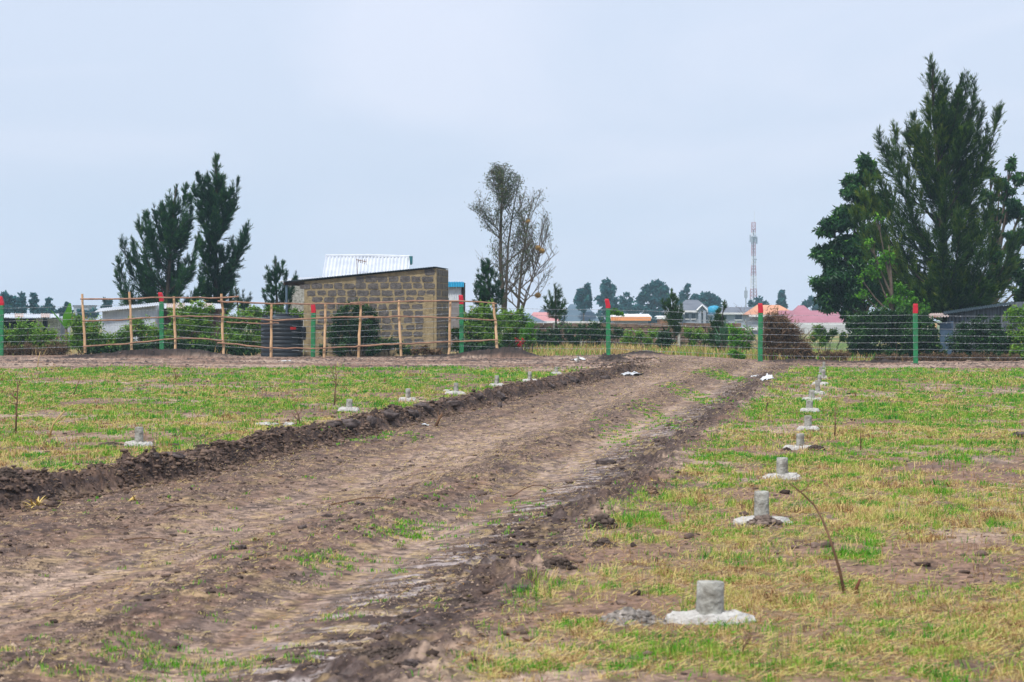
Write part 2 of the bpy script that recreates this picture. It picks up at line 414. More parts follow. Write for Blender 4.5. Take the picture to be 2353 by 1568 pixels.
# ------------------------------------------------------------------ turf
def blades(n, xs, zs, gz, h, wd, lean, vcol, name, m, curved=True):
    az = rng.random(n) * 2 * math.pi
    la = rng.random(n) * 2 * math.pi; ln = lean * rng.random(n)
    dx, dy = np.cos(az) * wd / 2, np.sin(az) * wd / 2
    lx, ly = np.cos(la) * ln * h, np.sin(la) * ln * h
    b0 = np.stack([xs - dx, zs - dy, gz - .01], -1); b1 = np.stack([xs + dx, zs + dy, gz - .01], -1)
    m0 = np.stack([xs - dx * .7 + lx * .35, zs - dy * .7 + ly * .35, gz + h * .6], -1); m1 = np.stack([xs + dx * .7 + lx * .35, zs + dy * .7 + ly * .35, gz + h * .6], -1)
    tp = np.stack([xs + lx, zs + ly, gz + h * (1 - .35 * ln)], -1)
    V = np.stack([b0, b1, m1, m0, tp], 1).reshape(-1, 3)
    i = np.arange(n)[:, None] * 5
    q = i + np.array([0, 1, 2, 3]); t_ = i + np.array([3, 2, 4])
    return mesh_np(name, V, [q, t_], m, attr=np.repeat(vcol, 5))

M_grass = leafmat('turf_blades', [(0, (.13, .06, .03)), (.10, (.36, .20, .075)), (.30, (.64, .50, .22)), (.45, (.48, .46, .12)), (.60, (.19, .38, .02)), (.8, (.075, .31, .012)), (1, (.03, .19, .02))], .3)
def turf():
    N = 1950000
    # more blades where they show large, fewer far away
    u = rng.uniform(-1, 1, N); q = rng.random(N)
    Z = 8.6 * (66 / 8.6) ** (q ** .92)
    X = u * (.205 * Z + 1.4)
    cov, green = grass_mask(X, Z)
    tuft = sstep(.44, .60, fbm(X * 7, Z * 5, 3, .7)) * .92 + .08
    keep = rng.random(N) < cov * tuft * (.62 + .38 * sstep(9, 22, Z))
    X, Z, cov, green, tuft = X[keep], Z[keep], cov[keep], green[keep], tuft[keep]
    n = len(X)
    gz = ground_full(X, Z)[0]
    cn = fbm(X * 4.5 + 21, Z * 3.2 + 5, 3, .65); cn2 = fbm(X * 8 + 61, Z * 6 + 15, 2)
    isg = (cn + rng.normal(0, .055, n)) > (.60 - .34 * green)
    v = np.where(isg, np.clip(.52 + .9 * (cn2 - .3) + rng.normal(0, .10, n), .5, 1), np.clip(.05 + .9 * (cn2 - .25) + rng.normal(0, .10, n), 0, .48))
    h = rng.uniform(.012, .036, n) * (.55 + .6 * tuft) * (1 + .9 * (fbm(X * 1.7, Z * 1.7 + 4, 3) > .60)) * (1 + .1 * sstep(20, 60, Z))
    h *= np.where(isg, 1, rng.uniform(.6, 1.35, n))
    wd = np.clip(Z * .00034, .0042, .02) * rng.uniform(.6, 1.25, n)
    me = blades(n, X, Z, gz, h, wd, np.where(isg, 1.3, 2.2), v, 'grass', M_grass)
    tag(link('grass', me), 'short patchy green and straw coloured grass covering the field both sides of the dirt road', 'grass', kind='stuff')
    # taller brown weed stems in loose clumps
    nc = 1500; cz = 8.8 * (62 / 8.8) ** (rng.random(nc) ** .9); cx_ = rng.uniform(-1, 1, nc) * (.205 * cz + 1.4); kk = 8
    X = np.repeat(cx_, kk) + rng.normal(0, .035, nc * kk); Z = np.repeat(cz, kk) + rng.normal(0, .035, nc * kk); t = road_t(X, Z)
    ok = ((t < -2.5) | (t > 2.2)); X, Z = X[ok], Z[ok]; n = len(X); cc = np.repeat(rng.random(nc), kk)[ok]
    v = np.where(cc < .55, rng.uniform(0, .14, n), np.where(cc < .8, rng.uniform(.2, .4, n), rng.uniform(.6, .95, n)))
    me = blades(n, X, Z, ground_full(X, Z)[0], rng.uniform(.035, .11, n) * (.5 + cc), np.clip(Z * .00022, .0025, .012), 1.0, v, 'weed_stems', M_grass)
    tag(link('weed_stems', me), 'scattered brown and green weed stems standing above the short field grass', 'weeds', kind='stuff')
    # sprouts on the road
    pts = []
    for px, py, sx_, sz_, k in ((150, 1510, .5, .5, 170), (520, 1530, .35, .3, 110), (330, 1490, .4, .5, 70), (1500, 955, .28, 5., 190), (1590, 910, .25, 5, 300), (1650, 860, .3, 3.5, 500), (1420, 1000, .25, 3., 120), (940, 1220, .3, .7, 160), (760, 1290, .3, .5, 120),
                                (1150, 1180, .6, 2, 60), (820, 1010, .25, 1., 60), (900, 1000, .3, 1., 50), (650, 1420, .6, .6, 50), (700, 1250, .8, 1.5, 60), (1000, 1150, 1., 2., 60), (450, 1130, .8, 1.5, 40)):
        x, z, _ = G(px, py)
        pts.append(np.stack([x + rng.normal(0, sx_ * .6, k), z + rng.normal(0, sz_ * .6, k)], -1))
    c = np.concatenate(pts)
    c = c[vnoise(c[:, 0] * 6, c[:, 1] * 6) > .38]
    kk = 9; n = len(c) * kk
    X = np.repeat(c[:, 0], kk) + rng.normal(0, .018, n); Z = np.repeat(c[:, 1], kk) + rng.normal(0, .018, n)
    v = np.repeat(rng.random(len(c)), kk); v = np.where(v < .78, rng.uniform(.55, .9, n), rng.uniform(.2, .45, n))
    gz = ground_full(X, Z)[0]
    me = blades(n, X, Z, gz, rng.uniform(.010, .03, n), np.clip(Z * .0004, .004, .02), 1.3, v, 'road_sprouts', M_grass)
    tag(link('grass_sprouts', me), 'small green sprouts of grass coming up along the dirt road', 'grass', kind='stuff')
turf()

def tall_grass():
    """dry weeds behind the wire fence"""
    N = 60000
    X = rng.uniform(-17, 21, N); Z = 78.2 + rng.random(N) ** 1.3 * 17
    t = X * FPX / Z + CX
    k = np.where((t > 1190) & (t < 2020), 1.0, .06) * (.35 + .65 * sstep(.4, .6, fbm(X * .9, Z * .6, 3)))
    keep = rng.random(N) < k
    X, Z = X[keep], Z[keep]; n = len(X)
    gz = smooth_g(X, Z)
    g = sstep(.45, .6, fbm(X * .6 + 3, Z * .4, 3))
    isg = rng.random(n) < .12 + .35 * g
    v = np.where(isg, rng.uniform(.5, .95, n), rng.uniform(.0, .36, n))
    h = rng.uniform(.10, .36, n) * (.5 + vnoise(X * 1.1, Z * 1.1))
    me = blades(n, X, Z, gz, h, rng.uniform(.008, .02, n), 1.5, v, 'tall_weeds', M_grass)
    tag(link('tall_weeds', me), 'tall dry yellow grass and weeds growing behind the barbed wire fence', 'weeds', kind='stuff')
tall_grass()

# clods, straw litter ------------------------------------------------
def ico(sub=1):
    import bmesh
    bm = bmesh.new(); bmesh.ops.create_icosphere(bm, subdivisions=sub, radius=1)
    v = np.array([p.co[:] for p in bm.verts]); f = np.array([[q.index for q in p.verts] for p in bm.faces]); bm.free(); return v, f
IV, IF = ico(1)
IV2, IF2 = ico(3)
PY = (np.array([(1, 0, -.3), (0, 1, -.3), (-1, 0, -.3), (0, -1, -.3), (.1, 0, .9)], float), np.array([(0, 1, 4), (1, 2, 4), (2, 3, 4), (3, 0, 4)]))
def scatter_blobs(X, Z, r, name, m, col, flat=.62, sink=.3, base=None):
    n = len(X); bv, bf = (IV, IF) if base is None else base
    jit = 1 + rng.uniform(-.34, .34, (n, len(bv), 1))
    V = bv[None] * jit
    a = rng.random(n) * 6.283; ca, sa = np.cos(a)[:, None], np.sin(a)[:, None]
    el = rng.uniform(.7, 1.4, n)[:, None]
    x = V[..., 0] * el; y = V[..., 1] / el; z = V[..., 2] * flat
    Vx = x * ca - y * sa; Vy = x * sa + y * ca
    gz = ground_full(X, Z)[0]
    P = np.stack([X[:, None] + Vx * r[:, None], Z[:, None] + Vy * r[:, None], gz[:, None] + (z + flat - sink) * r[:, None] * .8], -1).reshape(-1, 3)
    F = (np.arange(n)[:, None, None] * len(bv) + bf[None]).reshape(-1, 3)
    return mesh_np(name, P, F, m, col=np.repeat(col, len(bv), 0))

def road_litter():
    N = 190000
    Z = 8.6 * (70 / 8.6) ** (rng.random(N) ** .8); X = .1325 * Z - 3.53 + rng.uniform(-3.1, 2.5, N)
    t = road_t(X, Z)
    p = .07 + 1.7 * bell(t, 1.72, .25) + .45 * bell(t, .55, .25) + .4 * bell(t, -1.3, .4) + 1.5 * bell(t, -2.08, .3) - .1 * bell(t, 1.2, .3)
    p = p * sstep(.34, .6, fbm(X * 1.4, Z * .9, 3)) * np.where(t < -2, 1, .8)
    keep = (rng.random(N) < p) & (np.abs(X) < .205 * Z + 1.3)
    X, Z, t = X[keep], Z[keep], t[keep]; n = len(X)
    r = rng.uniform(.002, .0065, n) + .024 * rng.random(n) ** 18 + .03 * (t < -1.8) * rng.random(n) ** 6
    r = np.maximum(r, Z * .00016) * np.where(t < -1.8, 1.2, 1)
    b = rng.uniform(.5, 1.9, n)[:, None]
    col = np.array([.085, .060, .050]) * b
    me = scatter_blobs(X, Z, r, 'soil_clods', M_soil, col)
    tag(link('soil_clods', me), 'loose dark crumbs and clods of turned soil scattered over the dirt road and its bank', 'soil clods', kind='stuff')
    # fine grit
    N = 460000
    Z = 8.6 * (72 / 8.6) ** (rng.random(N) ** .85); t = rng.uniform(-1.85, 2.15, N); X = .1325 * Z - 3.53 + t
    keep = (np.abs(X) < .205 * Z + 1.3) & (rng.random(N) < (.10 + .75 * sstep(.42, .60, fbm(X * 3.1, Z * 3.5, 3, .65))) * np.clip(1.0 - .85 * bell(t, 1.05, .28) - .75 * bell(t, -.35, .35) + .5 * bell(t, .5, .15) + .6 * bell(t, -1.0, .15), .08, 1.4) * (.35 + 1.0 * sstep(.42, .58, fbm(t * 6 + 3, Z * .33 + 2, 4, .6)))); X, Z, t = X[keep], Z[keep], t[keep]; n = len(X)
    r = np.maximum(rng.uniform(.0018, .0052, n) * (1 + 1.5 * rng.random(n) ** 8), Z * .00013)
    lt = rng.random(n)[:, None]
    col = np.where(lt < .62, np.array([.095, .066, .052]) * rng.uniform(.5, 1.7, (n, 1)), np.array([.30, .22, .165]) * rng.uniform(.7, 1.3, (n, 1)))
    me = scatter_blobs(X, Z, r, 'soil_grit', M_soil, col, flat=.8, sink=.1, base=PY)
    tag(link('soil_grit', me), 'fine brown soil grit covering the surface of the dirt road', 'soil grit', kind='stuff')
    # broken soil thick on the bank
    N = 48000
    Z = 12 * (60 / 12) ** rng.random(N); t = rng.normal(-1.88, .13, N)
    t0 = np.interp(Z, [8, 16, 18, 20.5, 25, 32, 40, 48, 56], [-.55, -.36, -.26, 0, .05, .12, .15, .42, .5]); X = t + t0 + (.1325 * Z - 3.53)
    keep = (np.abs(X) < .205 * Z + 1.3) & (rng.random(N) < .25 + .75 * sstep(.4, .6, fbm(X * 2.2, Z * 1.6, 3))); X, Z = X[keep], Z[keep]; n = len(X)
    r = np.maximum(rng.uniform(.002, .010, n) + .028 * rng.random(n) ** 12, Z * .0002)
    me = scatter_blobs(X, Z, r, 'bank_clods', M_soil, np.array([.125, .086, .066]) * (.5 + 1.2 * rng.random(n) ** 1.8)[:, None])
    tag(link('bank_soil', me), 'broken dark soil crumbled all over the low bank left of the road', 'soil clods', kind='stuff')
    # straw
    N = 42000
    Z = 8.6 * (74 / 8.6) ** (rng.random(N) ** .85); X = .1325 * Z - 3.53 + rng.uniform(-2.9, 2.9, N)
    keep = (rng.random(N) < (.25 + .75 * sstep(.42, .6, fbm(X * 2 + 9, Z * 1.4, 3))) * (1 - .75 * sstep(20, 38, Z))) & (np.abs(X) < .205 * Z + 1.3)
    X, Z = X[keep], Z[keep]; n = len(X)
    gz = ground_full(X, Z)[0]
    ln = rng.uniform(.008, .04, n) * (1 + .5 * sstep(20, 60, Z)); wd = np.maximum(.0025, Z * .00013)
    a = rng.random(n) * 6.283; el = rng.normal(.15, .3, n)
    d = np.stack([np.cos(a) * ln, np.sin(a) * ln, np.abs(np.sin(el)) * ln], -1)
    pz = np.stack([-np.sin(a) * wd, np.cos(a) * wd, wd * .6], -1)
    c = np.stack([X, Z, gz + .006], -1)
    V = np.stack([c, c + pz, c + d + pz, c + d], 1).reshape(-1, 3)
    F = np.arange(n * 4).reshape(n, 4)
    me = mesh_np('straw_litter', V, F, M_grass, attr=np.repeat(rng.uniform(.05, .42, n), 4))
    tag(link('straw_litter', me), 'bits of dry straw and dead roots strewn over the dirt road', 'straw litter', kind='stuff')
    N = 220000
    Z = 8.8 * (50 / 8.8) ** (rng.random(N) ** 1.1); X = rng.uniform(-1, 1, N) * (.205 * Z + 1.4); t = road_t(X, Z); cov, _ = grass_mask(X, Z)
    keep = rng.random(N) < cov * .9 * ((t < -2.3) | (t > 2.05)) + .06 * (t > 2.0); X, Z = X[keep], Z[keep]; n = len(X); gz = ground_full(X, Z)[0]
    ln = rng.uniform(.012, .055, n); wd = np.maximum(.0022, Z * .00015); a = rng.random(n) * 6.283; el = np.abs(rng.normal(.1, .3, n))
    d = np.stack([np.cos(a) * ln, np.sin(a) * ln, np.sin(el) * ln], -1); pz = np.stack([-np.sin(a) * wd, np.cos(a) * wd, wd * .7], -1); c = np.stack([X, Z, gz + rng.uniform(.002, .014, n)], -1)
    V = np.stack([c, c + pz, c + d + pz, c + d], 1).reshape(-1, 3)
    tv = np.where(rng.random(n) < .12, rng.uniform(.55, .8, n), np.clip(rng.uniform(0, .45, n) * (.5 + fbm(X * 3, Z * 2, 2)), 0, .45))
    tag(link('thatch', mesh_np('thatch', V, np.arange(n * 4).reshape(n, 4), M_grass, attr=np.repeat(tv, 4))), 'flattened dry straw thatch lying among the short grass of the field', 'thatch', kind='stuff')
    # crumbs in the field and on the fence-side strip
    N = 26000
    Z = 9 * (77 / 9) ** rng.random(N); X = rng.uniform(-1, 1, N) * (.205 * Z + 1.3)
    t = road_t(X, Z); cov, _ = grass_mask(X, Z)
    keep = ((t < -2.5) | (t > 2.1)) & (rng.random(N) < (1 - cov) ** 1.3 * .8 * sstep(.4, .6, fbm(X * 1.2, Z, 3)) + .35 * sstep(64, 70, Z) * sstep(.5, .6, fbm(X, Z * .7, 3)))
    X, Z = X[keep], Z[keep]; n = len(X)
    r = np.maximum(rng.uniform(.003, .009, n) + .035 * rng.random(n) ** 14, Z * .0002)
    me = scatter_blobs(X, Z, r, 'soil_crumbs', M_soil, np.array([.085, .06, .05]) * rng.uniform(.5, 2, n)[:, None])
    tag(link('soil_crumbs', me), 'dark soil crumbs lying in the bare patches of the field', 'soil clods', kind='stuff')
road_litter()
# ------------------------------------------------------------------ barbed wire fence
M_green = mat('green_paint', (.010, .225, .072), .65, noise=(.022, .115, .052), bump=.4, scale=7, spec=.4)
M_red = mat('red_paint', (.52, .008, .03), .5, noise=(.40, .006, .02), bump=.2, scale=6, spec=.4)
M_wire = mat('galvanised_wire', (.34, .36, .38), .5, noise=(.20, .22, .25), metal=.5, scale=30)
M_conc = mat('grey_concrete', (.44, .44, .41), .92, noise=(.17, .16, .14), bump=.7, scale=11)
M_concw = mat('pale_concrete', (.53, .525, .51), .95, noise=(.34, .32, .30), bump=.7, scale=16)
POSTS = [(3, 823, 682, 79.5), (372, 806, 673, 78.5), (719, 826, 699, 77.5), (1061, 814, 679, 77), (1398, 820, 688, 76.5), (1747, 836, 698, 74.5), (2104, 839, 699, 73.8)]
_st = 0
fence = empty('barbed_wire_fence', (0, 77, 0), 'barbed wire fence on green posts with bent red tops, at the field end', 'fence')
tops = []
def post_at(X, Z, zb, ht, lean, feet=False):
    m = MB(); hw = .066
    # square shaft with chamfered corners
    ch = .014
    ring = [(-hw + ch, -hw), (hw - ch, -hw), (hw, -hw + ch), (hw, hw - ch), (hw - ch, hw), (-hw + ch, hw), (-hw, hw - ch), (-hw, -hw + ch)]
    ln_ = random.uniform(-.022, .022)
    levels = [(-.3, 0), (.5, ln_ * .3), (1.0, ln_ * .6), (ht - .27, ln_)]
    vs = []
    for z, o in levels: vs += [(X + o + x + random.uniform(-.003, .003), Z - 77 + y, zb + z) for x, y in ring]
    fs = []
    for i in range(len(levels) - 1):
        for k in range(8): fs.append((i * 8 + k, i * 8 + (k + 1) % 8, (i + 1) * 8 + (k + 1) % 8, (i + 1) * 8 + k))
    m.add(vs, fs)
    p = m.build('post', M_green, fence, smooth=False)
    m = MB()
    levels = [(ht - .27, ln_, 1.03), (ht - .2, ln_ + .004, 1.06), (ht - .03, ln_ - lean, 1.0), (ht + .01, ln_ - lean * 1.1, .82)]
    vs = []
    for z, o, s_ in levels: vs += [(X + x * s_ + o, Z - 77 + y * s_, zb + z) for x, y in ring]
    fs = []
    for i in range(3):
        for k in range(8): fs.append((i * 8 + k, i * 8 + (k + 1) % 8, (i + 1) * 8 + (k + 1) % 8, (i + 1) * 8 + k))
    fs.append(tuple(24 + k for k in range(8))); fs.append(tuple(7 - k for k in range(8)))
    m.add(vs, fs); m.build('red_cap', M_red, p)
    if feet:
        m = MB(); m.lathe([(.2, -.05), (.2, .01), (.12, .035), (.03, .04)], 14, (X, Z - 77, zb), jit=.25); m.build('concrete_footing', M_conc, p)
pl = []
allp = [(-700, 822, 680, 80), (-350, 822, 680, 80)] + POSTS + [(2460, 841, 700, 73.5), (2820, 843, 702, 73.5)]
for i, (px, yb, yt, Z) in enumerate(allp):
    X, _, zb = W(px, yb, Z); zt = W(px, yt, Z)[2]
    pl.append((X, Z, zb, zt - zb))
    post_at(X, Z, zb, zt - zb, [.02, .02, .04, .035, .015, .015, .035, .012, -.004, .02, .02][i], feet=(i in (2, 8)))
WH = [1.46, 1.25, 1.06, .86, .67, .46, .25]
for h in WH:
    m = MB()
    for (x0, z0, b0, h0), (x1, z1, b1, h1) in zip(pl[:-1], pl[1:]):
        n = 18; pts = []
        j0, j1 = random.uniform(-.015, .015), random.uniform(-.015, .015); sag = random.uniform(.005, .035)
        for k in range(n + 1):
            u = k / n
            pts.append((x0 + (x1 - x0) * u, (z0 + (z1 - z0) * u) - 77 - .075, b0 + h * h0 / 1.8 + j0 + (b1 + h * h1 / 1.8 + j1 - b0 - h * h0 / 1.8 - j0) * u - sag * 4 * u * (1 - u) + random.uniform(-.006, .006)))
        m.tube(pts, .0038, 4, cap=False)
        L = math.dist(pts[0], pts[-1])
        for k in range(int(L / .13)):
            u = (k + .5) / int(L / .13) * n; i0 = int(u); f = u - i0
            p = Vector(pts[i0]).lerp(Vector(pts[min(i0 + 1, n)]), f)
            a = random.uniform(0, 3.1); d = Vector((.01, math.cos(a) * .02, math.sin(a) * .02))
            m.tube([p - d, p + d], .0035, 3, cap=False)
    m.build('barbed_wire_strand', M_wire, fence)

# ------------------------------------------------------------------ rustic pole fence in front of the hut
M_pole = mat('peeled_wood', (.68, .46, .27), .8, noise=(.45, .27, .14), bump=.4, scale=3, stretch=(4, 4, .6))
M_rail = mat('rough_branch_wood', (.34, .20, .13), .85, noise=(.20, .11, .075), bump=.5, scale=4)
pf = empty('pole_fence', (0, 76.6, 0), 'rustic fence of peeled wooden stakes and thin branch rails in front of the block hut', 'fence')
def wob_tube(m, P, r0, r1, n, amp, sides=7):
    P = [Vector(p) for p in P]; out_ = []
    seg = [(P[i + 1] - P[i]).length for i in range(len(P) - 1)]; T = sum(seg)
    for k in range(n + 1):
        d = T * k / n; i = 0
        while i < len(seg) - 1 and d > seg[i]: d -= seg[i]; i += 1
        p = P[i].lerp(P[i + 1], min(1, d / seg[i]))
        out_.append(p + Vector((random.gauss(0, amp), random.gauss(0, amp * .5), random.gauss(0, amp))))
    m.tube(out_, [r0 + (r1 - r0) * k / n + random.uniform(-.002, .003) for k in range(n + 1)], sides)
def wl(px, py, Z, z0): X, Y, z = W(px, py, Z); return (X, Y - z0, z)
for x, yt, yb, dx in ((189, 677, 806, 6), (297, 671, 816, 7), (399, 682, 808, 5), (509, 675, 818, 5), (624, 698, 824, -1), (748, 698, 827, -3), (829, 695, 824, -5), (916, 690, 820, 6), (1035, 693, 819, -4), (1134, 695, 802, 9)):
    m = MB(); wob_tube(m, [wl(x, yt, 76.6, 76.6), wl(x + dx, yb + 4, 76.6, 76.6)], .034, .042, 7, .008, 8); m.build('stake', M_pole, pf)
for pts, r in (([(185, 688), (300, 687), (400, 684), (512, 686), (548, 682)], .026), ([(500, 693), (640, 699), (765, 698), (836, 700)], .026), ([(805, 697), (950, 692), (1060, 692), (1140, 698)], .026),
               ([(190, 739), (300, 734), (405, 727), (520, 728)], .026), ([(500, 728), (640, 737), (770, 730), (860, 728)], .026), ([(828, 730), (950, 728), (1040, 731), (1142, 737)], .026),
               ([(190, 797), (300, 790), (405, 778), (470, 779), (515, 784)], .026), ([(500, 788), (620, 800), (720, 802), (860, 794)], .026), ([(820, 796), (870, 793), (1030, 786), (1144, 782)], .028),
               ([(520, 741), (600, 744), (640, 743)], .02)):
    m = MB(); wob_tube(m, [wl(a, b, 76.5, 76.6) for a, b in pts], r, r * .8, 16, .008); m.build('rail', M_rail, pf)

# ------------------------------------------------------------------ block hut
M_block = mat('grey_block', (.145, .130, .122), .95, noise=(.060, .054, .053), bump=.9, scale=7)
M_mortar = mat('tan_mortar', (.33, .26, .145), .95, noise=(.19, .15, .09), bump=.8, scale=6)
M_sheet = mat('weathered_iron', (.62, .66, .72), .5, noise=(.48, .52, .60), metal=.2, scale=3, spec=.4)
M_white = mat('bright_iron', (.60, .63, .67), .45, noise=(.46, .50, .57), metal=.05, scale=2, spec=.5)
M_darkm = mat('dark_sheet_edge', (.03, .055, .075), .6, noise=(.02, .03, .04))
M_dwood = mat('dark_wood', (.06, .04, .03), .9, noise=(.03, .02, .015), scale=10)
hx, hz = W(1003, 815, 79)[0], 79.0
hut = empty('block_hut', (hx, hz, g1(hx, hz)), 'small hut of dark grey blocks in thick tan mortar with sloping iron roof', 'hut', rz=-.077)
hg = g1(hx, hz)
HWD, HDP = 4.12, 3.6
zR, zL = 2.71 - hg, 2.30 - hg
def wtop(x): return zR + (zR - zL) / HWD * x * 1.0       # x from -HWD..0
m = MB()
m.prism([(-HWD, -.2), (0, -.2), (0, zR), (-HWD, zL)], 0, .16)          # front
m.prism([(-HWD, -.2), (0, -.2), (0, zR), (-HWD, zL)], HDP - .16, HDP)  # back
for x0, x1 in ((-HWD + .001, -HWD + .16), (-.16, -.001)):
    m.prism([(x0, -.2), (x1, -.2), (x1, wtop(x1) - .003), (x0, wtop(x0) - .003)], .161, HDP - .161)
def blk(cx, cz, w_, h_, face='f'):
    n = 12; P = []
    for k in range(n):
        a = 2 * math.pi * (k + .5) / n
        ex = 7.0
        c, s_ = math.cos(a), math.sin(a); rr = (abs(c) ** ex + abs(s_) ** ex) ** (-1 / ex)
        P.append((cx + c * rr * w_ / 2 + random.uniform(-.016, .016), cz + s_ * rr * h_ / 2 + random.uniform(-.012, .012)))
    d = random.uniform(.004, .016)
    if face == 'f':
        vs = [(x, -d, z) for x, z in P] + [(x, .03, z) for x, z in P]
    else:
        vs = [(d, x, z) for x, z in P] + [(-.03, x, z) for x, z in P]
    fs = [tuple(range(n))] + [(i, i + n, (i + 1) % n + n, (i + 1) % n) for i in range(n)]
    m.add(vs, fs, 1 if face == 'f' else 2)
rows = int(zR / .212) + 1
for r_ in range(rows + 1):
    z = zR - .125 - r_ * .212
    if z < .05: break
    q = r_ / rows
    hh = .185 - .05 * q
    x = (-.03 if r_ < 4 else -.37) - random.uniform(0, .08)
    lowlim = .38 if r_ > 3 else .06
    while x > -HWD + (.55 if r_ > 3 else .18):
        wd_ = random.uniform(.25, .38) * (1 - .22 * q)
        gap = random.uniform(.025, .05) + .10 * q * random.random()
        cx = x - wd_ / 2
        if z + hh / 2 < wtop(cx - wd_ / 2) + .01: blk(cx, z + random.uniform(-.008, .008), wd_, hh * random.uniform(.85, 1.1))
        x -= wd_ + gap
    y = .1
    while y < HDP - .2:
        wd_ = random.uniform(.25, .38)
        if random.random() < .96: blk(y + wd_ / 2, z, wd_, hh, 's')
        y += wd_ + random.uniform(.05, .11)
m.build('wall', [M_mortar, M_block, mat('pale_block', (.20, .175, .14), .95, noise=(.12, .105, .09), bump=.6, scale=6, stretch=(4, 4, .6))], hut)
m = MB()   # cast corner columns
m.prism([(-HWD - .012, -.2), (-HWD + .26, -.2), (-HWD + .26, zL * .72), (-HWD - .012, zL * .72)], -.022, .02)
m.build('corner_column', M_mortar, hut)
m = MB(); m.prism([(-.34, -.2), (-.1, -.2), (-.1, zR * .70), (-.34, zR * .70)], -.022, .02)
m.build('corner_column', M_mortar, hut)
def corr_sheet(m, p0, p1, q0, q1, n, amp, thick=.01, mi=0):
    """corrugated sheet between the edges p0-p1 (bottom) and q0-q1 (top)"""
    p0, p1, q0, q1 = map(Vector, (p0, p1, q0, q1)); nor = (p1 - p0).cross(q0 - p0).normalized()
    vs = []; N = n * 4
    for k in range(N + 1):
        u = k / N; d = nor * (amp * math.sin(2 * math.pi * k / 4))
        vs += [p0.lerp(p1, u) + d, q0.lerp(q1, u) + d]
    b = len(vs); vs += [v - nor * thick for v in vs]
    fs = []
    for k in range(N):
        a = 2 * k; fs += [(a, a + 2, a + 3, a + 1), (b + a + 1, b + a + 3, b + a + 2, b + a), (a, b + a, b + a + 2, a + 2), (a + 1, a + 3, b + a + 3, b + a + 1)]
    fs += [(0, 1, b + 1, b), (2 * N, b + 2 * N, b + 2 * N + 1, 2 * N + 1)]
    m.add(vs, fs, mi)
m = MB(); ov = .62
corr_sheet(m, (-HWD - ov, -.1, wtop(-HWD - ov) + .07), (-.02, -.1, zR + .05), (-HWD - ov, HDP + .2, wtop(-HWD - ov) + .07), (-.02, HDP + .2, zR + .05), 60, .008, .02)
m.build('roof', M_darkm, hut)
m = MB()
for y in (.02, HDP / 2, HDP - .1):
    m = MB(); m.box((-HWD - .32, y, wtop(-HWD - .3) - .02), (.66, .07, .10)); m.build('rafter', M_dwood, hut)
m = MB(); m.box((-HWD - ov + .03, HDP / 2, wtop(-HWD - ov) + .0), (.05, HDP, .09))
m.build('fascia_board', M_dwood, hut)
m = MB(); m.tube([(-HWD - ov + .06, .05, wtop(-HWD - ov)), (-HWD - ov + .06, .05, wtop(-HWD - ov) - .12), (-HWD - ov + .08, .05, -.15)], .04, 8)
m.build('support_pole', mat('blue_grey_pipe', (.10, .16, .22), .5), hut, smooth=True)

# white-roofed house behind the hut
Z0 = 92.0
cx, _, _ = W(845, 720, Z0)
hb = empty('iron_roof_house', (cx, Z0, g1(cx, Z0)), 'house with bright ribbed white iron roof rising behind the block hut', 'house')
gb = g1(cx, Z0)
def hl(px, py, Z): X, Y, z = W(px, py, Z); return (X - cx, Y - Z0, z - gb)
m = MB()
e0, e1 = hl(738, 650, Z0), hl(938, 650, Z0); r0, r1 = hl(748, 589, Z0 + 2.2), hl(942, 591, Z0 + 2.2)
corr_sheet(m, e0, e1, r0, r1, 24, .028, .02); m.build('roof', M_white, hb)
m = MB(); m.tube([r0, (Vector(r0) + Vector(r1)) / 2 + Vector((0, 0, .03)), r1], .06, 6); m.build('ridge_cap', M_white, hb)
m = MB(); a = hl(942, 591, Z0 + 2.15); m.prism([(a[0] - .02, a[2] + .03), (a[0] + .10, a[2] + .02), (a[0] + .09, a[2] - .26), (a[0] + .02, a[2] - .30)], 1.9, 2.3); m.build('fascia', mat('teal_paint', (.03, .15, .18), .6), hb)
m = MB(); m.prism([(e0[0] + .15, -.2), (e1[0] - .1, -.2), (e1[0] - .1, e1[2] - .05), (e0[0] + .15, e0[2] - .05)], .1, 4.2)
m.prism([(e0[0] + .15, e0[2] - .05), (e1[0] - .1, e1[2] - .05), (r1[0] - .1, r1[2] - .35), (r0[0] + .15, r0[2] - .35)], 2.3, 4.2); m.build('wall', M_conc, hb)
m = MB(); corr_sheet(m, hl(640, 648, Z0), hl(742, 640, Z0), hl(668, 640, Z0 + 1.6), hl(742, 636, Z0 + 1.6), 14, .02, .02); m.build('lean_to_roof', M_white, hb)
m = MB(); q = hl(660, 648, Z0); q2 = hl(735, 648, Z0); m.prism([(q[0], -.2), (q2[0], -.2), (q2[0], q2[2] - .06), (q[0], q[2] - .06)], .1, 2); m.build('lean_to_wall', M_conc, hb)
# aerial
m = MB(); b0 = hl(822, 634, Z0 + .6)
m.tube([(b0[0], b0[1], b0[2] - .15), (b0[0] - .04, b0[1], b0[2] + .62)], .012, 5)
m.tube([(b0[0] - .06, b0[1], b0[2] + .58), (b0[0] + .32, b0[1], b0[2] + .50)], .012, 5)
for k in range(5):
    x = b0[0] + .02 + .07 * k; m.tube([(x, b0[1] - .15, b0[2] + .56 - .015 * k), (x + .02, b0[1] + .15, b0[2] + .5 - .03 * k)], .008, 4)
    m.tube([(x, b0[1], b0[2] + .46), (x + .02, b0[1], b0[2] + .6)], .008, 4)
m.build('aerial', mat('rusty_brown', (.20, .10, .05), .8), hb)

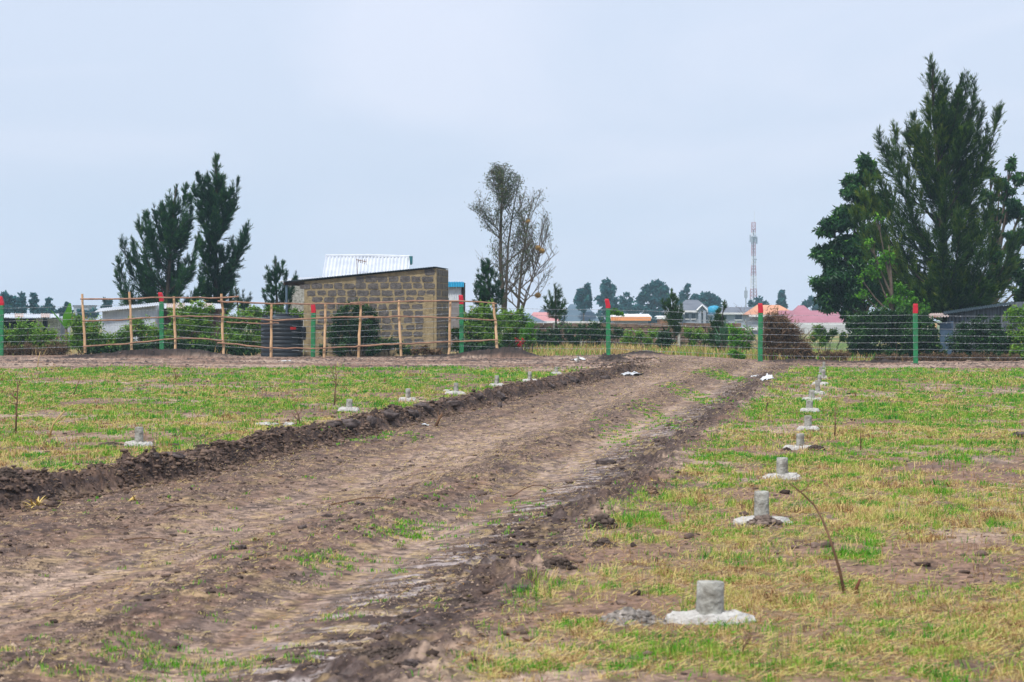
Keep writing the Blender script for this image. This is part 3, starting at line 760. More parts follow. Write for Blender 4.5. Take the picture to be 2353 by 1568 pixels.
# blue-trimmed shed right of the hut
Zb = 88.0; cx, _, _ = W(1040, 720, Zb); gb = g1(cx, Zb); Z0 = Zb
bs = empty('blue_trimmed_shed', (cx, Zb, gb), 'narrow white sheet-metal shed with bright blue roof edge right of the block hut', 'shed')
m = MB(); a, b_ = hl(1008, 690, Zb), hl(1062, 660, Zb)
corr_sheet(m, hl(1000, 694, Zb), hl(1060, 694, Zb), hl(1000, 656, Zb), hl(1060, 656, Zb), 14, .012); m.build('upper_wall', M_white, bs)
m = MB(); m.prism([(hl(1000, 0, Zb)[0], -.2), (a[0] + .8, -.2), (a[0] + .8, hl(0, 694, Zb)[2]), (hl(1000, 0, Zb)[0], hl(0, 694, Zb)[2])], 0.02, 2.6); m.build('lower_wall', mat('grey_render', (.22, .20, .20), .9), bs)
m = MB(); m.prism([(hl(1060, 0, Zb)[0], hl(0, 745, Zb)[2]), (hl(1066, 0, Zb)[0], hl(0, 745, Zb)[2]), (hl(1066, 0, Zb)[0], hl(0, 648, Zb)[2] - .02), (hl(1060, 0, Zb)[0], hl(0, 648, Zb)[2] - .02)], .0, 2.6); m.build('side_wall', M_dwood, bs)
m = MB(); corr_sheet(m, hl(996, 660, Zb - .15), hl(1066, 660, Zb - .15), hl(996, 649, Zb - .12), hl(1066, 649, Zb - .12), 12, .015, .02)
corr_sheet(m, hl(996, 649, Zb - .1), hl(1066, 649, Zb - .1), hl(996, 648, Zb + 2.7), hl(1066, 648, Zb + 2.7), 12, .01, .02)
m.build('roof_edge', mat('bright_blue_paint', (.02, .30, .52), .45, noise=(.02, .22, .40)), bs)

# ------------------------------------------------------------------ water tank
M_tank = mat('black_plastic', (.010, .014, .020), .38, noise=(.006, .009, .013), scale=3, spec=.5)
Zt = 78.1; tx = W(648, 800, Zt)[0]
tk = empty('water_tank', (tx, Zt, g1(tx, Zt)), 'round black plastic water tank standing behind the pole fence beside the hut', 'water tank')
gt = g1(tx, Zt); R_ = 48.5 / PXM(Zt); H_ = W(0, 731, Zt)[2] - gt
prof = [(R_, -.1)]
z = .0
for k in range(9):
    z0 = H_ * (k + .1) / 9.3
    prof += [(R_, z0), (R_, z0 + H_ * .075), (R_ * .985, z0 + H_ * .085), (R_ * .985, z0 + H_ * .095)]
prof += [(R_ * 1.0, H_ * .97), (R_ * .96, H_), (R_ * .5, H_ + .05), (R_ * .3, H_ + .07)]
m = MB(); m.lathe(prof, 40); m.build('body', M_tank, tk, smooth=True)
m = MB(); m.lathe([(R_ * .30, H_ + .03), (R_ * .30, H_ + .11), (R_ * .27, H_ + .12), (.02, H_ + .13)], 24)
m.build('lid', M_tank, tk, smooth=False)
for a in (-.5, .25, .45):
    m = MB(); m.box((a, -.2, H_ + .05), (.16, .12, .07)); m.build('lifting_lug', M_tank, tk)
m = MB()
for k in range(6):
    a = -.95 + k * .06; m.add([], []) 
a0, a1 = math.radians(-62), math.radians(-44); n = 6; vs = []
for k in range(n + 1):
    a = a0 + (a1 - a0) * k / n
    vs += [((R_ + .006) * math.cos(a), (R_ + .006) * math.sin(a), H_ * .70), ((R_ + .006) * math.cos(a), (R_ + .006) * math.sin(a), H_ * .765)]
m.add(vs, [(2 * k, 2 * k + 2, 2 * k + 3, 2 * k + 1) for k in range(n)]); m.build('red_sticker', mat('red_sticker', (.55, .02, .02), .5), tk)
m = MB(); m.lathe([(.14, -.2), (.155, -.15), (.155, .15), (.14, .2)], 16); pz = m.build('side_fitting', M_tank, tk, smooth=True); pz.location = (R_ - .06, -.05, H_ * .60)

# ------------------------------------------------------------------ sheds on the left
def slab(m, p, q, h, d, mi=0): pass
M_rust = mat('rusted_iron', (.33, .20, .16), .7, noise=(.62, .58, .56), metal=.1, scale=2.5)
M_dark = mat('opening_shade', (.012, .018, .028), .9)
Z0 = 86.0; cx = W(350, 0, Z0)[0]; gb = g1(cx, Z0)
sh = empty('corrugated_shed', (cx, Z0, gb), 'pale corrugated iron shed with low sloping roof behind the left end of the pole fence', 'shed')
m = MB(); corr_sheet(m, hl(236, 792, Z0), hl(357, 792, Z0), hl(236, 716, Z0), hl(357, 702, Z0), 34, .012); corr_sheet(m, hl(356, 792, Z0 + .0), hl(366, 790, Z0 + 2), hl(356, 703, Z0), hl(366, 702, Z0 + 2), 8, .01); corr_sheet(m, hl(236, 792, Z0 + 2.2), hl(236, 792, Z0 + .01), hl(236, 716, Z0 + 2.2), hl(236, 716, Z0 + .01), 14, .012); m.build('wall', M_sheet, sh)
m = MB(); corr_sheet(m, hl(217, 717, Z0 - .25), hl(366, 701, Z0 - .25), hl(230, 709, Z0 + 2.4), hl(366, 695, Z0 + 2.4), 26, .014, .02); m.build('roof', M_white, sh)
Z0 = 88.0; cx = W(430, 0, Z0)[0]; gb = g1(cx, Z0)
sh = empty('rusty_roofed_shed', (cx, Z0, gb), 'low dark timber shed under patched rusty and white roof sheets by the casuarina trees', 'shed')
m = MB(); m.prism([(hl(368, 0, Z0)[0], -.2), (hl(500, 0, Z0)[0], -.2), (hl(500, 0, Z0)[0], hl(0, 710, Z0)[2]), (hl(368, 0, Z0)[0], hl(0, 709, Z0)[2])], 0, 2.4); m.build('wall', mat('reddish_boards', (.13, .07, .06), .9, noise=(.05, .03, .03), scale=3, stretch=(6, 1, .5)), sh)
m = MB()
for i in range(7):
    x0, x1 = 362 + i * 21, 362 + (i + 1) * 21 + 2
    dz = random.uniform(-1, 1)
    corr_sheet(m, hl(x0, 709 + dz, Z0 - .4), hl(x1, 709 + dz, Z0 - .4), hl(x0, 697 + dz, Z0 + 2.5), hl(x1, 698 + dz, Z0 + 2.5), 5, .014, .012, mi=(1 if i in (1, 2, 5) else 0))
m.build('roof', [M_white, M_rust], sh)
Z0 = 118.0; cx = W(60, 0, Z0)[0]; gb = g1(cx, Z0)
sh = empty('long_low_shed', (cx, Z0, gb), 'long low open-fronted shed with crumpled white roof at the far left', 'shed')
m = MB()
for i in range(9):
    x0, x1 = -46 + i * 20, -46 + (i + 1) * 20 + 2
    dz = random.uniform(-.8, .8) - i * .15
    corr_sheet(m, hl(x0, 730 + dz, Z0 - .5), hl(x1, 730 + dz, Z0 - .5), hl(x0, 722 + dz, Z0 + 3), hl(x1, 722 + dz, Z0 + 3), 5, .02, .02, mi=(1 if i in (4, 7) else 0))
m.build('roof', [M_white, M_rust], sh)
m = MB()
for x0, x1 in ((-46, -30), (-6, 4), (82, 97), (110, 138)):
    m = MB(); m.prism([(hl(x0, 0, Z0)[0], -.2), (hl(x1, 0, Z0)[0], -.2), (hl(x1, 0, Z0)[0], hl(0, 732, Z0)[2]), (hl(x0, 0, Z0)[0], hl(0, 732, Z0)[2])], 0, .15); m.build('wall_pier', M_conc, sh)
m = MB()
m.prism([(hl(-46, 0, Z0)[0], -.2), (hl(138, 0, Z0)[0], -.2), (hl(138, 0, Z0)[0], hl(0, 732, Z0)[2]), (hl(-46, 0, Z0)[0], hl(0, 732, Z0)[2])], 2.6, 2.8)
m.build('wall', mat('pale_render', (.42, .44, .50), .9), sh)
m = MB(); m.prism([(hl(-46, 0, Z0)[0], -.2), (hl(97, 0, Z0)[0], -.2), (hl(97, 0, Z0)[0], hl(0, 733, Z0)[2]), (hl(-46, 0, Z0)[0], hl(0, 733, Z0)[2])], 1.2, 1.3); m.build('shade_sheet', M_dark, sh)  # near-black sheet stands in for the shade inside the open front

# corrugated shed on the right
Z0 = 84.0; cx = W(2270, 0, Z0)[0]; gb = g1(cx, Z0)
M_sheet2 = mat('streaky_iron', (.24, .28, .33), .6, noise=(.05, .06, .08), metal=.2, scale=2, stretch=(9, 1, .3))
rs = empty('overgrown_iron_shed', (cx, Z0, gb), 'streaky corrugated iron shed overgrown with creepers under the right-hand trees', 'shed')
m = MB(); corr_sheet(m, hl(2176, 850, Z0), hl(2325, 850, Z0), hl(2176, 722, Z0), hl(2325, 701, Z0), 44, .016); m.build('wall', M_sheet2, rs)
m = MB(); corr_sheet(m, hl(2325, 850, Z0 - .3), hl(2440, 850, Z0 - .3), hl(2325, 695, Z0 - .3), hl(2440, 690, Z0 - .3), 30, .016); m.build('extension_wall', M_sheet2, rs)
m = MB(); corr_sheet(m, hl(2168, 722, Z0 - .2), hl(2326, 699, Z0 - .2), hl(2168, 716, Z0 + 2.6), hl(2326, 694, Z0 + 2.6), 30, .014, .02); m.build('roof', M_darkm, rs)
m = MB(); corr_sheet(m, hl(2118, 729, Z0 - .6), hl(2180, 727, Z0 - .6), hl(2140, 721, Z0 + .6), hl(2182, 720, Z0 + .6), 9, .02, .02); m.tube([hl(2108, 738, Z0 - .6), hl(2150, 727, Z0 - .5)], .04, 6); m.build('porch_roof', M_rust, rs)
m = MB(); m.prism([(hl(2153, 0, Z0)[0], -.2), (hl(2186, 0, Z0)[0], -.2), (hl(2186, 0, Z0)[0], hl(0, 738, Z0)[2]), (hl(2156, 0, Z0)[0], hl(0, 742, Z0)[2])], -.35, -.28); m.build('door', mat('blue_grey_door', (.055, .10, .16), .6, noise=(.035, .06, .10), scale=3), rs)
m = MB(); wob_tube(m, [hl(2148, 840, Z0 - .5), hl(2150, 745, Z0 - .5)], .06, .05, 6, .01); m.build('door_post', M_pole, rs)

# ------------------------------------------------------------------ stone wall
M_stone = mat('brown_stone', (.20, .135, .105), .95, noise=(.10, .07, .055), bump=.8, scale=4)
M_stoned = mat('dark_joint', (.06, .045, .035), .95)
Z0 = 97.0; cx = W(1450, 0, Z0)[0]; gb = g1(cx, Z0)
sw = empty('stone_wall', (cx, Z0, gb), 'low rough wall of brown stone blocks between the fence and the distant houses', 'wall')
m = MB()
x0, x1 = hl(1205, 0, Z0)[0], hl(1690, 0, Z0)[0]; ht = hl(0, 745, Z0)[2]
m.prism([(x0, -.3), (x1, -.3), (x1, ht - .1), (x0, ht - .03)], .06, .3, mi=1)
z = -.1
while z < ht - .1:
    rh = random.uniform(.17, .2); x = x0 + random.uniform(-.3, 0)
    while x < x1:
        wd_ = random.uniform(.28, .5)
        if not (z > ht - .32 and random.random() < .12): m.box((x + wd_ / 2, .13 + random.uniform(-.02, .02), z + rh / 2), (wd_ - .025, .24, rh - .02), mi=0, jit=.014)
        x += wd_
    z += rh
m.build('masonry', [M_stone, M_stoned], sw)
for px in (1273, 1335, 1560, 1360):
    m = MB(); p = hl(px, 748, Z0 - .6); m.box((p[0], p[1] + 0, p[2] - .55), (.09, .09, 1.3)); m.build('grey_post', M_conc, sw)
# ------------------------------------------------------------------ foliage builders
LS = {}
def leaf_quads(P, size, elong, up=0.0, droop=0.0, dirs=None, spread=1.0):
    n = len(P)
    if dirs is None:
        d = rng.normal(size=(n, 3)); d[:, 2] += up - droop
    else:
        d = dirs + rng.normal(size=(n, 3)) * spread
    d /= np.linalg.norm(d, axis=1)[:, None] + 1e-9
    s = rng.normal(size=(n, 3)); s -= (s * d).sum(1)[:, None] * d; s /= np.linalg.norm(s, axis=1)[:, None] + 1e-9
    L = size * rng.uniform(.6, 1.3, n)[:, None] if np.isscalar(size) else (size * rng.uniform(.6, 1.3, n))[:, None]
    Wd = L * elong
    V = np.stack([P, P + d * L * .45 + s * Wd * .5, P + d * L, P + d * L * .45 - s * Wd * .5], 1).reshape(-1, 3)
    return V, np.arange(n * 4).reshape(n, 4)

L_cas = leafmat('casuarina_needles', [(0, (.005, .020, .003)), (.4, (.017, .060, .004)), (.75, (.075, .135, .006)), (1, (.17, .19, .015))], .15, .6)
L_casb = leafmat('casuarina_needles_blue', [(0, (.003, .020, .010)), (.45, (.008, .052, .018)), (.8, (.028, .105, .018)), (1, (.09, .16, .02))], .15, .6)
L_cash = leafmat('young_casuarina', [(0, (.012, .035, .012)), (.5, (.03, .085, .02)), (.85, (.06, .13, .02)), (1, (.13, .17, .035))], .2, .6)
L_broad = leafmat('broad_leaves', [(0, (.006, .028, .014)), (.45, (.015, .070, .018)), (.82, (.045, .15, .02)), (1, (.14, .36, .015))], .2, .45)
L_lime = leafmat('fresh_leaves', [(0, (.03, .11, .01)), (.6, (.09, .28, .015)), (1, (.22, .45, .03))], .35, .45)
L_bush = leafmat('bush_leaves', [(0, (.03, .065, .012)), (.35, (.075, .19, .02)), (.7, (.17, .34, .03)), (.93, (.20, .22, .045)), (1, (.30, .14, .05))], .25, .55)
L_dbush = leafmat('dark_bush_leaves', [(0, (.006, .018, .006)), (.5, (.014, .055, .012)), (.85, (.035, .11, .015)), (1, (.10, .17, .03))], .2, .55)
L_brown = leafmat('dry_leaves', [(0, (.06, .035, .02)), (.5, (.14, .085, .05)), (.9, (.24, .15, .08)), (1, (.12, .15, .03))], .2, .7)
L_far = leafmat('hazed_far_leaves', [(0, (.004, .044, .060)), (.5, (.008, .088, .105)), (.9, (.020, .130, .115)), (1, (.05, .16, .08))], .15, .6)  # distance haze painted in: leaf colour itself tinted teal
L_olive = leafmat('olive_leaves', [(0, (.02, .04, .018)), (.5, (.045, .08, .028)), (.9, (.09, .12, .04)), (1, (.18, .15, .06))], .2, .6)
M_bark = mat('grey_brown_bark', (.12, .095, .075), .9, noise=(.06, .045, .035), bump=.5, scale=8)
M_barkd = mat('dark_bark', (.045, .033, .026), .9, noise=(.02, .015, .012), bump=.5, scale=8)
M_twig = mat('dry_twig', (.19, .11, .065), .85, noise=(.11, .06, .035), scale=12)

def lin(V): return np.asarray(V, float)

def casuarina(px, Z, tips, label, group=None, lm=None, needles=26000, nl=.20, nw=.020, name='casuarina_tree', plume=.16, low=.08, extra=60, ybase=None):
    lm = lm or L_cas
    X0 = (px - CX) / FPX * Z; z0 = g1(X0, Z)
    root = empty(name, (X0, Z, z0), label, 'tree', group)
    T = np.array([((tx - CX) / FPX * Z - X0, EYE - (ty - HY) / FPX * Z - z0) for tx, ty in tips])
    H = T[:, 1].max()
    xtop = T[T[:, 1].argmax(), 0]
    def trunk(z): q = z / H; return np.array([xtop * q ** 1.6, 0, z])
    br = []
    for i, (dx, tz) in enumerate(T):
        y = rng.uniform(-.35, .35) * abs(dx) + rng.uniform(-.1, .1)
        br.append((np.array([dx, y, tz]), 1.0))
    zs = T[:, 1]
    RL = [(-a, b) for a, b in T if a < xtop * b / H] + [(0.05, H)]; RR = [(a, b) for a, b in T if a > xtop * b / H] + [(0.05, H)]
    RL.sort(key=lambda q: q[1]); RR.sort(key=lambda q: q[1])
    def rad(z, s_):
        Q = RR if s_ > 0 else RL
        return float(np.interp(z, [q[1] for q in Q], [max(q[0], .05) for q in Q]))
    for i in range(extra):
        z = H * (low + .10 + (.78 - low) * rng.random() ** 1.25); a = rng.uniform(0, 2 * math.pi); k = rng.uniform(.25, .92)
        r = rad(z, math.cos(a)) * k; ry = (rad(z, 1) + rad(z, -1)) / 2 * k
        br.append((np.array([r * math.cos(a), ry * math.sin(a), z]), rng.uniform(.7, .99)))
    wood = MB(); P = []; D = []; Wt = []; Bv = []
    wood.tube([tuple(trunk(H * q) + np.array([rng.normal(0, .01 * H * .3), rng.normal(0, .01 * H * .3), 0])) for q in np.linspace(-.02, .97, 14)], [H * .017 * (1 - .9 * q) + .012 for q in np.linspace(0, 1, 14)], 7)
    for tip, wgt in br:
        rr = math.hypot(tip[0] - xtop * (tip[2] / H) ** 1.6, tip[1])
        zb_ = max(H * low * rng.uniform(.8, 1.5), tip[2] - rr * rng.uniform(.75, 1.3) - (rng.uniform(.22, .34) if wgt == 1.0 else rng.uniform(.05, .15)) * H * .6)
        b = trunk(zb_); L = np.linalg.norm(tip - b)
        if L > plume * 3: tip = b + (tip - b) * (1 - plume * (1.2 if abs(tip[0] - b[0]) < .3 * L else .45) / L)
        n = 8; pts = []
        for k in range(n + 1):
            u = k / n
            p = b * (1 - u) + tip * u
            out_ = np.array([tip[0] - b[0], tip[1] - b[1], 0]) * .16 * math.sin(math.pi * u)
            p = p + out_ + np.array([0, 0, -.05 * L * math.sin(math.pi * u)])
            pts.append(p)
        wood.tube([tuple(p) for p in pts], [max(.006, .012 * L * (1 - u * .9) * .8) for u in np.linspace(0, 1, n + 1)], 5, cap=False)
        pts = np.array(pts); bv = rng.uniform(0, 1)
        cnt = max(int(needles * wgt * L / 1.0), 30)
        P.append((pts, cnt, L, bv))
    tot = sum(c for _, c, _, _ in P)
    AP, AD, AV, AL = [], [], [], []
    for pts, c, L, bv in P:
        c = int(c * needles / tot)
        u = rng.random(c) ** .75
        u = np.clip(.12 + .9 * u, 0, 1) 
        f = u * (len(pts) - 1); i0 = np.minimum(f.astype(int), len(pts) - 2); fr = (f - i0)[:, None]
        p = pts[i0] * (1 - fr) + pts[i0 + 1] * fr; d = pts[i0 + 1] - pts[i0]; d /= np.linalg.norm(d, axis=1)[:, None]
        sc = min(1.6, .5 + L * .35)
        env = plume * sc * (1.0 - .85 * u ** 2.2) * (.6 + .4 * np.sin(u * 17 + bv * 9))
        nb = max(6, int(L * 17)); ub = np.sort(rng.random(nb) ** .8) * .93 + .07
        ub[-1] = 1.0
        kb = rng.integers(0, nb, c); u = ub[kb]
        f = u * (len(pts) - 1); i0 = np.minimum(f.astype(int), len(pts) - 2); fr = (f - i0)[:, None]
        p = pts[i0] * (1 - fr) + pts[i0 + 1] * fr; d = pts[i0 + 1] - pts[i0]; d /= np.linalg.norm(d, axis=1)[:, None]
        ob = rng.normal(size=(nb, 3)); ob /= np.linalg.norm(ob, axis=1)[:, None]; ob[-1] *= .05
        lb = plume * 1.9 * sc * (1 - .62 * ub ** 2) * rng.uniform(.55, 1.25, nb)
        bd = d * 1.0 + ob[kb] * (.95 - .35 * u[:, None]) + np.array([0, 0, .30]); bd /= np.linalg.norm(bd, axis=1)[:, None]
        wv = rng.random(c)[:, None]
        AP.append(p + bd * wv * lb[kb][:, None] + rng.normal(0, .018, (c, 3)))
        AD.append(bd * 1.0 + rng.normal(size=(c, 3)) * .28); bb = rng.uniform(-.18, .18, nb)
        AV.append(np.clip(.16 + .38 * bv + bb[kb] + rng.normal(0, .10, c) + .38 * (wv[:, 0] - .4), 0, 1)); AL.append(nl * (.95 - .25 * u))  # branchlet tips paler, inner needles darker: lit edges painted into the tone
    AP = np.concatenate(AP); AD = np.concatenate(AD); AV = np.concatenate(AV); AL = np.concatenate(AL)
    V, F = leaf_quads(AP, AL, nw / nl, dirs=AD, spread=.10)
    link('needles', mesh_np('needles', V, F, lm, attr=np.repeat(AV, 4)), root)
    wood.build('trunk', M_barkd, root, smooth=True)
    return root

def leafy(px, ybase, Z, blobs, label, cat='tree', name='broadleaf_tree', group=None, lm=None, leaves=9000, size=.16, elong=.45, trunk=True, droop=.2, bark=None, shell=.55, depth=.9, clump=.35, trunk_r=None, stemname='trunk', leafname='leaves', lime=None, zbase=None):
    """crown of leaf clumps placed at blobs (px, py, radius px), each on its own limb"""
    lm = lm or L_broad; bark = bark or M_bark
    X0 = (px - CX) / FPX * Z; z0 = g1(X0, Z) if zbase is None else zbase
    root = empty(name, (X0, Z, z0), label, cat, group)
    B = []
    for b in blobs:
        bx, by, br = b[:3]; x = (bx - CX) / FPX * Z - X0; z = EYE - (by - HY) / FPX * Z - z0; r = br / FPX * Z
        B.append((x, rng.uniform(-.5, .5) * r * depth, z, r, b[3] if len(b) > 3 else 1.0))
    B = np.array(B); wgt = B[:, 3] ** 2 * B[:, 4]; wgt /= wgt.sum()
    AP, AV = [], []
    for (x, y, z, r, dn), w_ in zip(B, wgt):
        c = int(leaves * w_)
        nc = max(5, int(10 + r * 6))                       # sub-clumps
        o = rng.normal(size=(nc, 3)); o /= np.linalg.norm(o, axis=1)[:, None]; o *= (rng.random(nc) ** .45)[:, None] * r
        o[:, 1] *= depth
        k = rng.integers(0, nc, c); cs = r * clump * rng.uniform(.6, 1.3, nc)
        q = rng.normal(size=(c, 3)); q /= np.linalg.norm(q, axis=1)[:, None]; q *= (rng.random(c) ** shell)[:, None] * cs[k][:, None]
        q[:, 2] *= .75
        AP.append(np.array([x, y, z]) + o[k] + q)
        cv = rng.uniform(.15, .65, nc); AV.append(np.clip(cv[k] + rng.normal(0, .16, c) + .18 * q[:, 2] / (cs[k] + 1e-6), 0, 1))  # leaves paler towards the top of each clump
    if not trunk and cat == 'bush' and name != 'low_scrub':
        for (x, y, z, r, dn) in B:
            for _ in range(5):
                a = rng.uniform(-1, 1); q = np.array([a * .9, rng.uniform(-.6, .6), rng.uniform(.5, 1.2)]); c = int(10 + leaves / 900)
                u = rng.random((c, 1)); AP.append(np.array([x, y, z]) + q * r * (.7 + u * rng.uniform(.5, 1.0)) + rng.normal(0, size * .35, (c, 3))); AV.append(np.clip(.45 + .4 * u[:, 0] + rng.normal(0, .1, c), 0, 1))
    AP = np.concatenate(AP); AV = np.concatenate(AV)
    ok = AP[:, 2] > .03; AP = AP[ok]; AV = AV[ok]
    V, F = leaf_quads(AP, size, elong, droop=droop)
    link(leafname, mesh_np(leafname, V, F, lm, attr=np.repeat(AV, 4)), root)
    m = MB(); Ht = B[:, 2].max(); tr = trunk_r or Ht * .022
    if trunk:
        cxm = float((B[:, 0] * B[:, 3]).sum() / B[:, 3].sum())
        fork = max(.15, Ht * .22)
        f = Vector((cxm * .15, 0, fork))
        m.tube([(0, 0, -.15), (cxm * .05, .02, fork * .5), f, (cxm * .5, 0, Ht * .5), (cxm, 0, Ht * .8)], [tr * 1.2, tr, tr * .9, tr * .55, tr * .15], 7)
        for x, y, z, r, dn in B:
            s_ = Vector((cxm * .15 + (x - cxm * .15) * .1, 0, max(fork, min(z * .55, Ht * .5)))); e = Vector((x, y, z + r * .3))
            mid = s_.lerp(e, .5) + Vector((0, 0, -.1 * (e - s_).length * .5))
            m.tube([s_, mid, e], [tr * .45, tr * .28, tr * .08], 5, cap=False)
            for _ in range(4):
                q = Vector((random.gauss(0, 1), random.gauss(0, 1), random.gauss(.3, 1))).normalized() * r * .8
                c = Vector((x, y, z)); m.tube([mid.lerp(c, .6), c + q], [tr * .14, tr * .04], 4, cap=False)
    else:
        for x, y, z, r, dn in B:
            for _ in range(3):
                e = Vector((x + random.gauss(0, r * .5), y + random.gauss(0, r * .4), z + random.uniform(-.2, .6) * r)); b0 = Vector((e.x * .6 + random.gauss(0, .08), e.y * .5, -.05))
                m.tube([b0, b0.lerp(e, .5) + Vector((random.gauss(0, .04), 0, 0)), e], [.012, .009, .004], 4, cap=False)
    m.build(stemname, bark, root, smooth=True)
    return root

# ------------------------------------------------------------------ the casuarinas and the right-hand trees
casuarina(380, 93, [(280, 553), (300, 556), (320, 510), (339, 492), (352, 476), (369, 462), (388, 433), (406, 421), (427, 425), (436, 450), (443, 480), (268, 633), (274, 600), (455, 560), (470, 640), (273, 668), (330, 500)],
          'dark blue-green casuarina with many ascending plumes, left one of the pair behind the pole fence', lm=L_casb, needles=66000, extra=70, nl=.22, nw=.026, plume=.20)
casuarina(497, 95, [(446, 432), (452, 404), (475, 396), (495, 352), (497, 385), (548, 415), (537, 425), (574, 519), (566, 528), (543, 573), (540, 590), (536, 650), (520, 440), (462, 470), (455, 540), (460, 620), (512, 400)],
          'taller dark casuarina with a thin bare leader and a branch sticking out to the right', lm=L_casb, needles=60000, extra=60, nl=.22, nw=.026, plume=.21)
casuarina(638, 90, [(612, 617), (632, 590), (640, 604), (651, 604), (660, 628), (681, 630), (609, 640), (617, 625), (672, 650), (604, 670), (668, 690)],
          'small wispy young casuarina just left of the block hut', name='young_casuarina_tree', lm=L_casb, needles=9000, extra=22, nl=.2, nw=.02, plume=.10)
casuarina(553, 92, [(540, 655), (560, 668), (575, 678), (572, 690)], 'low wispy casuarina sapling at the foot of the taller casuarina', name='casuarina_sapling', lm=L_casb, needles=1800, extra=10, nl=.2, nw=.02, plume=.08)
casuarina(1126, 88, [(1094, 650), (1105, 595), (1112, 600), (1119, 592), (1133, 610), (1150, 640), (1158, 670), (1090, 660), (1098, 625), (1143, 625)],
          'small dense green casuarina in front of the tall bare-branched tree', name='young_casuarina_tree', lm=L_casb, needles=15000, extra=34, nl=.17, nw=.02, plume=.14)
casuarina(1279, 92, [(1252, 685), (1262, 672), (1275, 650), (1279, 663), (1290, 668), (1299, 692), (1303, 712), (1250, 708), (1268, 680), (1286, 655)],
          'thin light green casuarina sapling with slender stem, left of the stone wall', name='casuarina_sapling', lm=L_cash, needles=3800, extra=22, nl=.17, nw=.018, plume=.10, low=.42)
casuarina(1551, 94, [(1522, 690), (1543, 662), (1549, 672), (1556, 680), (1566, 700), (1568, 720), (1527, 712), (1536, 690)],
          'olive green cone-shaped casuarina sapling in front of the gabled grey house', name='casuarina_sapling', lm=L_cash, needles=6000, extra=30, nl=.16, nw=.02, plume=.13, low=.22)
casuarina(1651, 84, [(1632, 735), (1643, 722), (1650, 728), (1667, 690), (1662, 735), (1674, 750), (1628, 760), (1672, 765)],
          'bushy olive casuarina sapling with one long shoot at the right end of the stone wall', name='casuarina_sapling', lm=L_cash, needles=6500, extra=30, nl=.16, nw=.02, plume=.13, low=.05)
casuarina(2176, 88, [(2137, 124), (2173, 168), (2212, 166), (2228, 180), (2243, 187), (2297, 253), (2127, 210), (2083, 290), (2053, 292), (2020, 306), (2098, 268), (1975, 450), (1968, 480), (1990, 410), (2255, 250), (2270, 330), (2300, 420), (2335, 520), (2345, 560), (1990, 590), (2010, 640), (2325, 610), (2050, 350), (2265, 300), (2020, 400)],
          'tall dark green casuarina with spiky upright plumes, the biggest tree at the right', needles=150000, extra=84, nl=.25, nw=.027, plume=.27, low=.1)

leafy(1985, 720, 91, [(1990, 390, 30), (1960, 420, 28), (1975, 460, 38), (1935, 500, 30), (1905, 520, 26), (1940, 560, 42), (1895, 590, 26), (1925, 630, 40), (1885, 650, 22), (1980, 560, 45), (1985, 640, 45), (1905, 680, 32), (1950, 690, 38), (2020, 470, 35), (2030, 650, 45)],
      'dark broadleaf tree with glossy drooping leaves left of the tallest casuarina', leaves=46000, size=.18, elong=.34, droop=1.0, clump=.5)
leafy(2055, 740, 86, [(2040, 600, 26, .5), (2010, 620, 22, .5), (2060, 680, 25), (2085, 690, 22), (2070, 715, 20), (2000, 560, 14, .35), (1985, 680, 16, .4), (2115, 705, 20, .5), (2015, 500, 12, .3), (1975, 640, 12, .4)],
      'light green creeper-like shrub climbing among the right-hand trees', cat='shrub', name='climbing_shrub', lm=L_lime, leaves=2600, size=.12, elong=.6, clump=.5)
leafy(2270, 730, 96, [(2325, 375, 14), (2340, 410, 16), (2300, 420, 22), (2275, 400, 16), (2320, 460, 26), (2345, 490, 24), (2290, 500, 28), (2330, 550, 30), (2280, 580, 26), (2345, 610, 28), (2300, 640, 26), (2255, 660, 22), (2340, 670, 20), (2365, 540, 30), (2370, 440, 20), (2270, 450, 20)],
      'open-crowned broadleaf tree behind the overgrown iron shed at the right edge', leaves=17000, size=.18, elong=.36, droop=.8, clump=.36)
leafy(2360, 730, 90, [(2345, 690, 26), (2375, 660, 34), (2385, 600, 36), (2350, 640, 22), (2400, 690, 40)], 'dark bushy tree cut off by the right edge of the picture', leaves=9000, size=.17, lm=L_dbush)

